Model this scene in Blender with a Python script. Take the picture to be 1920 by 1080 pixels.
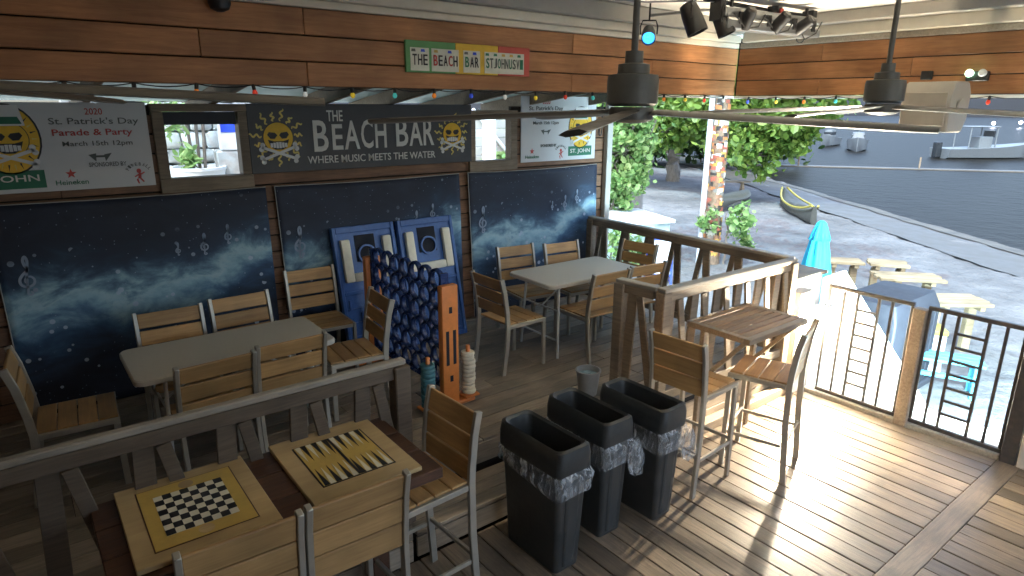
import bpy, bmesh, math, random
from math import sin, cos, pi, radians as rad
from mathutils import Vector, Matrix
random.seed(7)
for o in list(bpy.data.objects): bpy.data.objects.remove(o)
scn = bpy.context.scene
C = scn.collection

# ------------------------------------------------------------------ camera, sky, sun, exposure
cam_d = bpy.data.cameras.new('camera'); cam = bpy.data.objects.new('camera', cam_d); C.objects.link(cam)
Rm = Matrix(((0.78973247, 0.16311963, 0.59136673 * -1), (-0.61342107, 0.2195707, -0.75861934), (0.0061011, 0.96186314, 0.27346313)))
cam.matrix_world = Matrix.Translation((0, 0, 2.68)) @ Rm.to_4x4()
cam_d.sensor_width = 36; cam_d.lens = 1210.9 / 1920 * 36
cam_d.clip_start = 0.05; cam_d.clip_end = 3000
scn.camera = cam
SUN_EL, SUN_AZ = rad(56), rad(207)          # light arrives from behind and left of the camera
sdir = Vector((cos(SUN_EL) * cos(SUN_AZ), cos(SUN_EL) * sin(SUN_AZ), sin(SUN_EL)))   # towards the sun
w = bpy.data.worlds.new('World'); scn.world = w; w.use_nodes = True
nt = w.node_tree; nt.nodes.clear()
sky = nt.nodes.new('ShaderNodeTexSky'); sky.sky_type = 'NISHITA'; sky.sun_disc = False
sky.sun_elevation = SUN_EL; sky.sun_rotation = pi / 2 - SUN_AZ
sky.air_density = 1.0; sky.dust_density = 3.0; sky.ozone_density = 1.0
bg = nt.nodes.new('ShaderNodeBackground'); bg.inputs[1].default_value = 0.050
wo = nt.nodes.new('ShaderNodeOutputWorld')
nt.links.new(sky.outputs[0], bg.inputs[0]); nt.links.new(bg.outputs[0], wo.inputs[0])
sl = bpy.data.lights.new('sun', 'SUN'); sl.energy = 0.30; sl.angle = rad(0.6); sl.color = (0.36, 0.76, 1.0)
so = bpy.data.objects.new('sun', sl); C.objects.link(so); so.rotation_euler = sdir.to_track_quat('Z', 'Y').to_euler()
so.location = (0, 0, 30)
scn.view_settings.view_transform = 'Standard'; scn.view_settings.look = 'None'
scn.view_settings.exposure = 3.95; scn.view_settings.gamma = 1
scn.view_settings.use_curve_mapping = False

# ------------------------------------------------------------------ materials
class NT:
    def __init__(s, m): s.t = m.node_tree
    def n(s, typ, **kw):
        nd = s.t.nodes.new('ShaderNode' + typ)
        for k, v in kw.items():
            if k.startswith('_'): setattr(nd, k[1:], v)
            else:
                key = int(k[1:]) if k[0] == 'i' and k[1:].isdigit() else k.replace('__', ' ')
                if hasattr(v, 'is_linked'): s.t.links.new(v, nd.inputs[key])
                else: nd.inputs[key].default_value = v
        return nd
    def math(s, op, a, b=0.0, c=0.0): return s.n('Math', _operation=op, i0=a, i1=b, i2=c).outputs[0]
    def mix(s, f, a, b, mode='MIX'):
        nd = s.n('Mix', _data_type='RGBA', _blend_type=mode)
        for i, v in ((0, f), (6, a), (7, b)):
            if hasattr(v, 'is_linked'): s.t.links.new(v, nd.inputs[i])
            else: nd.inputs[i].default_value = v
        return nd.outputs[2]
def c4(c, k=1.0): return (min(c[0] * k, 1), min(c[1] * k, 1), min(c[2] * k, 1), 1)
def new_mat(name):
    m = bpy.data.materials.new(name); m.use_nodes = True
    m.node_tree.nodes.clear(); q = NT(m)
    out = q.n('OutputMaterial'); return m, q, out
def mat(name, col, rough=.6, var=.18, scale=9, bump=.15, stretch=(1, 1, 1), metal=0, rand=0.12, emit=None, es=0, trans=0, alpha=1, spec=.5, dirt=None, detail=5):
    m, q, out = new_mat(name)
    tc = q.n('TexCoord'); oi = q.n('ObjectInfo')
    off = q.n('VectorMath', _operation='SCALE', i0=(31.7, 17.3, 9.1)); q.t.links.new(oi.outputs['Random'], off.inputs['Scale'])
    add = q.n('VectorMath', _operation='ADD', i0=tc.outputs['Object'], i1=off.outputs[0])
    mp = q.n('Mapping', Vector=add.outputs[0], Scale=stretch)
    no = q.n('TexNoise', Vector=mp.outputs[0], Scale=scale, Detail=detail, Roughness=.65)
    fac = q.n('MapRange', i0=no.outputs['Fac'], i1=.3, i2=.7).outputs[0]
    base = q.mix(fac, c4(col, 1 - var), c4(col, 1 + var))
    if dirt:
        n2 = q.n('TexNoise', Vector=add.outputs[0], Scale=dirt[1], Detail=4)
        f2 = q.n('MapRange', i0=n2.outputs['Fac'], i1=.5, i2=.72, i3=0.0, i4=dirt[2]).outputs[0]
        base = q.mix(f2, base, c4(dirt[0]))
    if rand:
        v = q.n('MapRange', i0=oi.outputs['Random'], i1=0.0, i2=1.0, i3=1 - rand, i4=1 + rand).outputs[0]
        hs = q.n('HueSaturation', Color=base, Value=v); base = hs.outputs[0]
    p = q.n('BsdfPrincipled', Metallic=metal, Alpha=alpha); q.t.links.new(base, p.inputs['Base Color'])
    p.inputs['Specular IOR Level'].default_value = spec
    r = q.n('MapRange', i0=no.outputs['Fac'], i1=.2, i2=.8, i3=max(rough - .12, .03), i4=min(rough + .12, 1)).outputs[0]
    q.t.links.new(r, p.inputs['Roughness'])
    p.inputs['Transmission Weight'].default_value = trans
    if emit: p.inputs['Emission Color'].default_value = c4(emit); p.inputs['Emission Strength'].default_value = es
    if bump:
        b = q.n('Bump', Strength=bump, Distance=.01, Height=no.outputs['Fac']); q.t.links.new(b.outputs[0], p.inputs['Normal'])
    q.t.links.new(p.outputs[0], out.inputs[0]); return m
def wood(name, col, col2, rough=.55, rand=.22, grain=1.0, bump=.25, wear=None, spec=.4):
    m, q, out = new_mat(name)
    tc = q.n('TexCoord'); oi = q.n('ObjectInfo')
    off = q.n('VectorMath', _operation='SCALE', i0=(31.7, 17.3, 9.1)); q.t.links.new(oi.outputs['Random'], off.inputs['Scale'])
    add = q.n('VectorMath', _operation='ADD', i0=tc.outputs['Object'], i1=off.outputs[0])
    mp = q.n('Mapping', Vector=add.outputs[0], Scale=(1.2 * grain, 16 * grain, 16 * grain))
    n1 = q.n('TexNoise', Vector=mp.outputs[0], Scale=3.2, Detail=7, Roughness=.7, Distortion=.6)
    n2 = q.n('TexNoise', Vector=add.outputs[0], Scale=2.3, Detail=3)
    f1 = q.n('MapRange', i0=n1.outputs['Fac'], i1=.32, i2=.68).outputs[0]
    base = q.mix(f1, c4(col2), c4(col))
    f2 = q.n('MapRange', i0=n2.outputs['Fac'], i1=.35, i2=.7, i3=.72, i4=1.2).outputs[0]
    v = q.n('MapRange', i0=oi.outputs['Random'], i1=0.0, i2=1.0, i3=1 - rand, i4=1 + rand).outputs[0]
    hs = q.n('HueSaturation', Color=base, Value=q.math('MULTIPLY', f2, v))
    base = hs.outputs[0]
    if wear:
        n3 = q.n('TexNoise', Vector=tc.outputs['Object'], Scale=wear[1], Detail=6, Roughness=.7)
        base = q.mix(q.n('MapRange', i0=n3.outputs['Fac'], i1=.52, i2=.66, i3=0.0, i4=wear[2]).outputs[0], base, c4(wear[0]))
    p = q.n('BsdfPrincipled'); q.t.links.new(base, p.inputs['Base Color'])
    p.inputs['Specular IOR Level'].default_value = spec
    q.t.links.new(q.n('MapRange', i0=n1.outputs['Fac'], i1=.2, i2=.8, i3=rough - .12, i4=rough + .15).outputs[0], p.inputs['Roughness'])
    b = q.n('Bump', Strength=bump, Distance=.006, Height=n1.outputs['Fac']); q.t.links.new(b.outputs[0], p.inputs['Normal'])
    q.t.links.new(p.outputs[0], out.inputs[0]); return m
M = {}
M['deck'] = wood('deck_wood', (.27, .205, .14), (.13, .10, .07), .36, .30, wear=((.09, .065, .045), 2.6, .6), spec=.6)
M['stage'] = wood('stage_wood', (.33, .265, .195), (.18, .145, .105), .55, .2)
M['fascia'] = wood('fascia_wood', (.46, .22, .095), (.29, .125, .052), .45, .16, .7, .12)
M['wallwood'] = wood('wall_wood', (.27, .15, .085), (.14, .075, .045), .6, .2)
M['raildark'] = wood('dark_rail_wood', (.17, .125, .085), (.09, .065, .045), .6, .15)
M['rail'] = wood('rail_wood', (.34, .265, .185), (.20, .15, .10), .6, .15)
M['railcap'] = wood('rail_cap_wood', (.42, .37, .30), (.27, .235, .19), .6, .12)
M['teak'] = wood('teak_slat', (.52, .315, .13), (.36, .205, .08), .5, .13, .8, .1)
M['teak2'] = wood('table_slat', (.33, .19, .085), (.18, .10, .045), .5, .15, .8, .12)
M['counter'] = wood('dark_counter', (.12, .055, .03), (.055, .025, .015), .4, .1)
M['boardwood'] = wood('board_wood', (.55, .40, .20), (.45, .31, .15), .5, .08, .5, .06)
M['driftwood'] = wood('beach_wood', (.42, .33, .20), (.25, .19, .11), .75, .15)
M['alu'] = mat('taupe_metal', (.42, .385, .32), .38, .08, 14, .03, metal=.55, rand=.05)
M['darkbase'] = mat('dark_joist', (.02, .016, .012), .9, .3)
M['plastic_top'] = mat('folding_table_plastic', (.50, .46, .39), .5, .06, 60, .05, rand=.03)
M['white_metal'] = mat('white_steel', (.55, .55, .52), .4, .06)
M['black'] = mat('black_metal', (.018, .018, .02), .45, .2, 20, .05)
M['gate'] = mat('gate_iron', (.05, .045, .042), .45, .25, 25, .08, dirt=((.12, .08, .05), 14, .5))
M['bin'] = mat('bin_plastic', (.034, .036, .035), .42, .2, 30, .06, rand=.06, dirt=((.06, .055, .05), 5, .45))
def liner_mat():
    m, q, out = new_mat('clear_liner'); tc = q.n('TexCoord')
    mp = q.n('Mapping', Vector=tc.outputs['Object'], Scale=(14, 14, 4))
    n1 = q.n('TexNoise', Vector=mp.outputs[0], Scale=1.6, Detail=5, Roughness=.6, Distortion=1.2).outputs['Fac']
    p = q.n('BsdfPrincipled', Roughness=.12); p.inputs['Base Color'].default_value = (.75, .77, .78, 1); p.inputs['Specular IOR Level'].default_value = .9
    q.t.links.new(q.n('MapRange', i0=n1, i1=.42, i2=.68, i3=.06, i4=.62).outputs[0], p.inputs['Alpha'])
    b = q.n('Bump', Strength=.9, Distance=.03, Height=n1); q.t.links.new(b.outputs[0], p.inputs['Normal'])
    q.t.links.new(p.outputs[0], out.inputs[0]); return m
M['liner'] = liner_mat()
M['orange'] = mat('orange_plastic', (.62, .20, .045), .42, .1, 20, .04)
M['blueplastic'] = mat('blue_plastic', (.045, .12, .34), .35, .15, 20, .04)
M['bluegrid'] = mat('navy_plastic', (.02, .045, .15), .25, .15, 20, .03)
M['cream_ring'] = mat('cream_plastic', (.68, .60, .44), .5, .08, 30, .05)
M['teal_ring'] = mat('teal_plastic', (.06, .18, .20), .5, .15, 30, .05)
M['ivory'] = mat('ivory_plastic', (.72, .67, .52), .45, .07, 15, .04)
M['hole'] = mat('dark_recess', (.01, .012, .02), .8, .2)
M['ceil'] = mat('ceiling_paint', (.74, .72, .66), .7, .08, 2.2, .05, rand=0, dirt=((.40, .38, .36), 1.3, .7))
M['trim'] = mat('cream_trim', (.70, .65, .54), .55, .06, 5, .05, rand=.04)
M['trimgrey'] = mat('grey_trim', (.40, .38, .34), .6, .08, 5, .05)
M['roof'] = mat('roof_sheet', (.2, .2, .2), .7)
M['cyanboard'] = mat('pale_aqua_paint', (.60, .76, .75), .6, .08, 4, .05)
M['signblack'] = mat('sign_charcoal', (.075, .075, .078), .5, .12, 6, .05, rand=0)
M['letter'] = mat('letter_cream', (.74, .73, .68), .5, .05, rand=0)
M['yellow'] = mat('sun_yellow', (.85, .52, .03), .5, .1, 18, 0, rand=0)
M['paleyellow'] = mat('ray_yellow', (.78, .62, .16), .5, .1, 18, 0, rand=0)
M['inkblack'] = mat('ink_black', (.015, .015, .017), .5, .05, rand=0)
M['inkwhite'] = mat('ink_white', (.78, .78, .76), .5, .04, rand=0)
M['inkred'] = mat('ink_red', (.50, .05, .04), .5, .05, rand=0)
M['inkgreen'] = mat('ink_green', (.02, .17, .09), .5, .05, rand=0)
M['inkgrey'] = mat('ink_grey', (.10, .11, .10), .5, .05, rand=0)
M['inkyellow'] = mat('ink_yellow', (.55, .37, .09), .5, .12, 12, 0, rand=0)
M['poster'] = mat('poster_vinyl', (.66, .67, .68), .45, .03, 3, .02, rand=0)
M['platewhite'] = mat('plate_white', (.62, .64, .56), .4, .1, 14, .1)
M['signgreen'] = mat('sign_green', (.10, .30, .11), .5, .12)
M['signyellow'] = mat('sign_yellow', (.72, .47, .04), .5, .1)
M['signred'] = mat('sign_red', (.50, .08, .06), .5, .1)
M['fan'] = mat('fan_grey', (.11, .11, .10), .4, .1, 20, .03)
M['blade'] = mat('fan_blade', (.06, .056, .048), .38, .1, 10, .03)
M['speaker'] = mat('speaker_cream', (.36, .33, .285), .5, .06, 8, .03)
M['steel'] = mat('grey_steel', (.30, .31, .32), .35, .1, 15, .04, metal=.7)
M['whitewall'] = mat('white_render', (.80, .78, .74), .7, .05, 5, .12, dirt=((.55, .5, .44), 2.5, .35))
M['concrete'] = mat('concrete', (.46, .42, .35), .8, .15, 6, .2)
M['stone'] = mat('stone', (.58, .60, .58), .85, .3, 5, .5, rand=.3)
M['mortar'] = mat('mortar', (.30, .30, .29), .9, .2)
M['rock'] = mat('rock', (.3, .3, .28), .9, .3)
M['bark'] = mat('bark', (.20, .17, .14), .85, .35, 12, .6, stretch=(1, 1, .3))
M['palmbark'] = mat('palm_bark', (.24, .17, .11), .85, .35, 16, .5)
M['slate'] = mat('slate_cover', (.035, .037, .048), .6, .15, 8, .15)
M['turq'] = mat('turquoise_cloth', (.03, .48, .72), .75, .1, 20, .1)
M['turqpaint'] = mat('turquoise_paint', (.10, .50, .66), .5, .12)
M['kayak'] = mat('yellow_hull', (.36, .30, .06), .4, .12)
M['kayakdark'] = mat('dark_hull', (.06, .06, .05), .5, .12)
M['boat'] = mat('boat_white', (.15, .165, .17), .4, .08)
M['boatdark'] = mat('boat_glass', (.03, .035, .04), .2, .1)
M['bluepaint'] = mat('blue_paint', (.03, .08, .60), .5, .1)
M['panelwhite'] = mat('panel_white', (.75, .78, .80), .5, .05)
M['hill'] = mat('hill_scrub', (.008, .0075, .0072), .95, .4, .05, 0, rand=0)
M['pvc'] = mat('white_pipe', (.74, .78, .82), .4, .05)
M['cable'] = mat('cable', (.02, .02, .02), .6, .1)
M['bucket'] = mat('grey_bucket', (.28, .28, .27), .4, .12)
M['icewater'] = mat('ice_water', (.35, .48, .52), .15, .4, 25, .5)
M['lampblue'] = mat('blue_lens', (.05, .25, .8), .3, .05, emit=(.03, .28, 1), es=.30)
M['lampgreen'] = mat('indicator_lens', (.4, .8, .5), .3, .05, emit=(.5, 1, .6), es=.5)
M['flood'] = mat('flood_lens', (1, .95, .85), .3, 0, emit=(1, .9, .72), es=26)
M['flood_cool'] = mat('flood_lens_cool', (.9, .95, 1), .3, 0, emit=(.8, .92, 1), es=20)
for k, c in {'red': (.75, .06, .03), 'orange': (.85, .25, .03), 'yellow': (.85, .60, .05), 'teal': (.08, .55, .50), 'blue': (.04, .08, .55), 'clear': (.65, .66, .62), 'green': (.05, .45, .12)}.items():
    M['bulb_' + k] = mat('bulb_' + k, c, .15, .05, emit=c, es=.02, bump=0)
M['glow_warm'] = mat('far_lamp_warm', (1, .8, .5), .4, 0, emit=(1, .72, .4), es=4, bump=0)
M['glow_cool'] = mat('far_lamp_cool', (.9, .9, 1), .4, 0, emit=(.85, .85, 1), es=5, bump=0)
M['glow_red'] = mat('red_globe', (.9, .1, .03), .4, 0, emit=(1, .1, .03), es=1.2, bump=0)
def leafmat(name, c1, c2):
    m, q, out = new_mat(name)
    g = q.n('NewGeometry'); tc = q.n('TexCoord')
    no = q.n('TexNoise', Vector=tc.outputs['Object'], Scale=1.4, Detail=2)
    f = q.math('ADD', q.math('MULTIPLY', g.outputs['Random Per Island'], .7), q.math('MULTIPLY', no.outputs['Fac'], .3))
    col = q.mix(f, c4(c1), c4(c2))
    p = q.n('BsdfPrincipled', Roughness=.45); q.t.links.new(col, p.inputs['Base Color'])
    t = q.n('BsdfTranslucent'); q.t.links.new(col, t.inputs[0])
    mx = q.n('MixShader', i0=.3, i1=p.outputs[0], i2=t.outputs[0]); q.t.links.new(mx.outputs[0], out.inputs[0]); return m
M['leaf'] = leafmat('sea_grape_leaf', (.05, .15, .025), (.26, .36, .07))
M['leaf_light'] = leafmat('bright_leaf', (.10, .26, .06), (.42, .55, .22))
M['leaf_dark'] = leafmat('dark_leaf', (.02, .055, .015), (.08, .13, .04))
def cloth_mat(name, shift, amp):
    m, q, out = new_mat(name)
    tc = q.n('TexCoord'); sp = q.n('SeparateXYZ', i0=tc.outputs['Object'])
    u, v = sp.outputs[0], sp.outputs[2]
    mp = q.n('Mapping', Vector=tc.outputs['Object'], Location=(shift, 0, 0), Scale=(1.6, 1, 2.6))
    n1 = q.n('TexNoise', Vector=mp.outputs[0], Scale=1.6, Detail=7, Roughness=.62, Distortion=.5).outputs['Fac']
    n2 = q.n('TexNoise', Vector=mp.outputs[0], Scale=6, Detail=6, Roughness=.7).outputs['Fac']
    wv = q.math('SINE', q.math('MULTIPLY', u, 4.6))
    cen = q.math('ADD', q.math('ADD', q.math('MULTIPLY', u, .14), -.86), q.math('MULTIPLY', wv, .07))
    d = q.math('ADD', q.math('SUBTRACT', v, cen), q.math('MULTIPLY', q.math('SUBTRACT', n1, .5), .75))
    def band(c, wd): return q.math('POWER', 2.718, q.math('MULTIPLY', q.math('POWER', q.math('ABSOLUTE', q.math('DIVIDE', q.math('SUBTRACT', d, c), wd)), 2.0), -1.0))
    col = q.mix(q.n('MapRange', i0=n1, i1=.3, i2=.75).outputs[0], (.020, .023, .034, 1), (.032, .041, .070, 1))
    col = q.mix(q.math('MULTIPLY', band(-.06, .26), .9), col, (.045, .125, .25, 1))
    col = q.mix(q.math('MULTIPLY', band(0.0, .13), q.math('MULTIPLY', n2, 1.9)), col, (.27, .44, .52, 1))
    col = q.mix(q.math('MULTIPLY', band(.03, .035), q.math('MULTIPLY', n1, .9)), col, (.42, .55, .58, 1))
    vo = q.n('TexVoronoi', Vector=tc.outputs['Object'], Scale=11, Randomness=1.0)
    vc = q.n('SeparateXYZ', i0=vo.outputs['Color'])
    rr = q.math('MULTIPLY', vc.outputs[0], .24)
    dot = q.math('LESS_THAN', vo.outputs['Distance'], rr)
    near = q.n('MapRange', i0=d, i1=.0, i2=.55, i3=1.0, i4=0.0).outputs[0]
    dot = q.math('MULTIPLY', dot, q.math('MULTIPLY', q.math('GREATER_THAN', vc.outputs[1], .42), q.math('POWER', near, .7)))
    col = q.mix(q.math('MULTIPLY', dot, .8), col, (.42, .50, .62, 1))
    vo2 = q.n('TexVoronoi', Vector=tc.outputs['Object'], Scale=38)
    spk = q.math('MULTIPLY', q.math('LESS_THAN', vo2.outputs['Distance'], .16), q.math('GREATER_THAN', q.n('SeparateXYZ', i0=vo2.outputs['Color']).outputs[0], .8))
    col = q.mix(q.math('MULTIPLY', spk, .5), col, (.30, .38, .52, 1))
    p = q.n('BsdfPrincipled', Roughness=.6); q.t.links.new(col, p.inputs['Base Color']); p.inputs['Specular IOR Level'].default_value = .35
    b = q.n('Bump', Strength=.15, Distance=.004, Height=q.n('TexNoise', Vector=tc.outputs['Object'], Scale=240).outputs['Fac']); q.t.links.new(b.outputs[0], p.inputs['Normal'])
    q.t.links.new(p.outputs[0], out.inputs[0]); return m
def sand_mat():
    m, q, out = new_mat('beach_sand')
    tc = q.n('TexCoord'); P = tc.outputs['Object']
    n1 = q.n('TexNoise', Vector=P, Scale=.45, Detail=6, Roughness=.65).outputs['Fac']
    n2 = q.n('TexNoise', Vector=P, Scale=5, Detail=6, Roughness=.7).outputs['Fac']
    n3 = q.n('TexNoise', Vector=P, Scale=2.1, Detail=3, Roughness=.6).outputs['Fac']
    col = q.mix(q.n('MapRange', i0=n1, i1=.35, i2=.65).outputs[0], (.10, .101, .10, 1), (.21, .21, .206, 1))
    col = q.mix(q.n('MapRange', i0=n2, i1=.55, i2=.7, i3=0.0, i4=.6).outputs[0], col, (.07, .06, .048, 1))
    p = q.n('BsdfPrincipled', Roughness=.9); q.t.links.new(col, p.inputs['Base Color'])
    b = q.n('Bump', Strength=.9, Distance=.12, Height=q.math('ADD', n3, q.math('MULTIPLY', n2, .4))); q.t.links.new(b.outputs[0], p.inputs['Normal'])
    q.t.links.new(p.outputs[0], out.inputs[0]); return m
M['sand'] = sand_mat()
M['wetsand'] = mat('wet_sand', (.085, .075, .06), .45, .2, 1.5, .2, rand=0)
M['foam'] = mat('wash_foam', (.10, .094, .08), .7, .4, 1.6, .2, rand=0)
def water_mat():
    m, q, out = new_mat('night_water')
    tc = q.n('TexCoord'); mp = q.n('Mapping', Vector=tc.outputs['Object'], Scale=(1, 1, 1))
    n = q.n('TexNoise', Vector=mp.outputs[0], Scale=1.7, Detail=5, Roughness=.55).outputs['Fac']
    p = q.n('BsdfPrincipled', Roughness=.42); p.inputs['Base Color'].default_value = (.014, .013, .0105, 1); p.inputs['IOR'].default_value = 1.12
    b = q.n('Bump', Strength=.3, Distance=.2, Height=n); q.t.links.new(b.outputs[0], p.inputs['Normal'])
    q.t.links.new(p.outputs[0], out.inputs[0]); return m
M['water'] = water_mat()

# ------------------------------------------------------------------ mesh helpers
class MB:
    def __init__(s): s.v = []; s.f = []
    def add(s, vs, fs):
        o = len(s.v); s.v += [tuple(p) for p in vs]; s.f += [tuple(i + o for i in f) for f in fs]; return s
    def box(s, x0, x1, y0, y1, z0, z1):
        return s.add([(x0, y0, z0), (x1, y0, z0), (x1, y1, z0), (x0, y1, z0), (x0, y0, z1), (x1, y0, z1), (x1, y1, z1), (x0, y1, z1)],
                     [(3, 2, 1, 0), (4, 5, 6, 7), (0, 1, 5, 4), (1, 2, 6, 5), (2, 3, 7, 6), (3, 0, 4, 7)])
    def bar(s, a, b, wd, th, up=(0, 0, 1)):
        a, b = Vector(a), Vector(b); d = (b - a).normalized(); u = Vector(up)
        x = d.cross(u)
        if x.length < 1e-4: x = d.cross(Vector((1, 0, 0)))
        x.normalize(); y = x.cross(d)
        vs = []
        for p in (a, b):
            for sx, sy in ((-1, -1), (1, -1), (1, 1), (-1, 1)): vs.append(p + x * sx * wd / 2 + y * sy * th / 2)
        return s.add(vs, [(3, 2, 1, 0), (4, 5, 6, 7), (0, 1, 5, 4), (1, 2, 6, 5), (2, 3, 7, 6), (3, 0, 4, 7)])
    def tube(s, pts, r, n=8, cap=True):
        pts = [Vector(p) for p in pts]; rs = r if isinstance(r, (list, tuple)) else [r] * len(pts)
        rings = []; ref = Vector((0.13, .21, 1)).normalized()
        for i, p in enumerate(pts):
            d = (pts[min(i + 1, len(pts) - 1)] - pts[max(i - 1, 0)]).normalized()
            x = d.cross(ref)
            if x.length < .05: x = d.cross(Vector((1, 0, 0)))
            x.normalize(); y = d.cross(x)
            rings.append([p + (x * cos(2 * pi * k / n) + y * sin(2 * pi * k / n)) * rs[i] for k in range(n)])
        return s.loft(rings, cap)
    def loft(s, rings, cap=True, cap0=None):
        n = len(rings[0]); vs = [p for r in rings for p in r]; fs = []
        for i in range(len(rings) - 1):
            for k in range(n):
                a = i * n + k; b = i * n + (k + 1) % n
                fs.append((a, b, b + n, a + n))
        if cap or cap0: fs.append(tuple(range(n - 1, -1, -1)))
        if cap: fs.append(tuple(range((len(rings) - 1) * n, len(rings) * n)))
        return s.add(vs, fs)
    def lathe(s, prof, n=20, c=(0, 0, 0), cap=True):
        return s.loft([[(c[0] + r * cos(2 * pi * k / n), c[1] + r * sin(2 * pi * k / n), c[2] + z) for k in range(n)] for r, z in prof], cap)
    def strip(s, line, th, x0, x1):
        """flat-bar profile: polyline in the YZ plane given thickness th, extruded from x0 to x1"""
        P = [Vector((y, z)) for y, z in line]; L = []; Rr = []
        for i, p in enumerate(P):
            d = (P[min(i + 1, len(P) - 1)] - P[max(i - 1, 0)]).normalized(); nrm = Vector((-d.y, d.x))
            L.append(p + nrm * th / 2); Rr.append(p - nrm * th / 2)
        rings = [[(x0, a.x, a.y), (x0, b.x, b.y), (x1, b.x, b.y), (x1, a.x, a.y)] for a, b in zip(L, Rr)]
        return s.loft(rings)
    def flat(s, poly, y, th=.002):
        """thin print on a surface facing -Y: poly in XZ, front face at y-th"""
        n = len(poly)
        ar = sum(poly[i][0] * poly[(i + 1) % n][1] - poly[(i + 1) % n][0] * poly[i][1] for i in range(n))
        if ar < 0: poly = poly[::-1]
        vs = [(x, y - th, z) for x, z in poly] + [(x, y, z) for x, z in poly]
        fs = [tuple(range(n))] + [(i, i + n, (i + 1) % n + n, (i + 1) % n) for i in range(n)]
        return s.add(vs, fs)
    def top(s, poly, z, th=.002):
        n = len(poly)
        ar = sum(poly[i][0] * poly[(i + 1) % n][1] - poly[(i + 1) % n][0] * poly[i][1] for i in range(n))
        if ar < 0: poly = poly[::-1]
        vs = [(x, y, z + th) for x, y in poly] + [(x, y, z) for x, y in poly]
        fs = [tuple(range(n))] + [(i, i + n, (i + 1) % n + n, (i + 1) % n) for i in range(n)]
        return s.add(vs, fs)
    def mesh(s, name, m=None, bevel=0, smooth=False, seg=1):
        me = bpy.data.meshes.new(name); me.from_pydata(s.v, [], s.f)
        bm = bmesh.new(); bm.from_mesh(me)
        bmesh.ops.recalc_face_normals(bm, faces=bm.faces)
        if bevel:
            es = [e for e in bm.edges if len(e.link_faces) == 2 and e.calc_face_angle(0) > .5]
            bmesh.ops.bevel(bm, geom=es, offset=bevel, segments=seg, affect='EDGES', profile=.6, clamp_overlap=True)
        bm.to_mesh(me); bm.free()
        if smooth:
            for p in me.polygons: p.use_smooth = True
            if smooth != 'all':
                try: me.set_sharp_from_angle(angle=rad(38))
                except Exception: pass
        if m: me.materials.append(M[m] if isinstance(m, str) else m)
        return me
    def build(s, name, m, parent=None, bevel=0, smooth=False, loc=None, rot=None, seg=1):
        return obj(name, s.mesh(name, m, bevel, smooth, seg), parent, loc, rot)
def obj(name, me, parent=None, loc=None, rot=None):
    o = bpy.data.objects.new(name, me); C.objects.link(o)
    if parent: o.parent = parent
    if loc: o.location = loc
    if rot: o.rotation_euler = rot
    return o
def tag(o, label=None, cat=None, group=None, kind=None):
    if label: o['label'] = label
    if cat: o['category'] = cat
    if group: o['group'] = group
    if kind: o['kind'] = kind
    return o
def thing(name, label, cat, loc=(0, 0, 0), rz=0, group=None):
    o = bpy.data.objects.new(name, None); C.objects.link(o); o.location = loc; o.rotation_euler = (0, 0, rz)
    o.empty_display_size = .1
    return tag(o, label, cat, group)
def copy_tree(o, parent=None):
    c = o.copy(); C.objects.link(c)
    if parent: c.parent = parent
    for ch in list(o.children): copy_tree(ch, c)
    return c
_pl = {}
def plank(parent, name, c, l, wd, th, m, rz=0, bevel=.004, rx=0):
    key = (round(l, 3), round(wd, 3), round(th, 3), m, bevel)
    if key not in _pl:
        _pl[key] = MB().box(-l / 2, l / 2, -wd / 2, wd / 2, -th / 2, th / 2).mesh(name, m, bevel)
    return obj(name, _pl[key], parent, c, (rx, 0, rz))
def text_mesh(s, m, h, width=None, bold=0.0, shear=0):
    cu = bpy.data.curves.new('txt', 'FONT'); cu.body = s; cu.align_x = 'CENTER'; cu.extrude = .0015; cu.offset = bold; cu.shear = shear; cu.resolution_u = 3
    o = bpy.data.objects.new('txt', cu); C.objects.link(o)
    dg = bpy.context.evaluated_depsgraph_get(); dg.update()
    me = bpy.data.meshes.new_from_object(o.evaluated_get(dg))
    bpy.data.objects.remove(o); bpy.data.curves.remove(cu)
    xs = [v.co.x for v in me.vertices]; ys = [v.co.y for v in me.vertices]
    sx = (width / (max(xs) - min(xs))) if width else h / (max(ys) - min(ys)) ; sy = h / (max(ys) - min(ys)); cx = (max(xs) + min(xs)) / 2; y0 = min(ys)
    for v in me.vertices:
        x, y, z = v.co; v.co = ((x - cx) * sx, -z, (y - y0) * sy)      # stands in XZ, reads from -Y
    me.materials.clear(); me.materials.append(M[m]); return me
def lettering(parent, s, m, x, y, z, h, width=None, bold=0.0, ry=0):
    o = obj('lettering', text_mesh(s, m, h, width, bold), parent, (x, y - .003, z), (0, ry, 0)); return o

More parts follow.
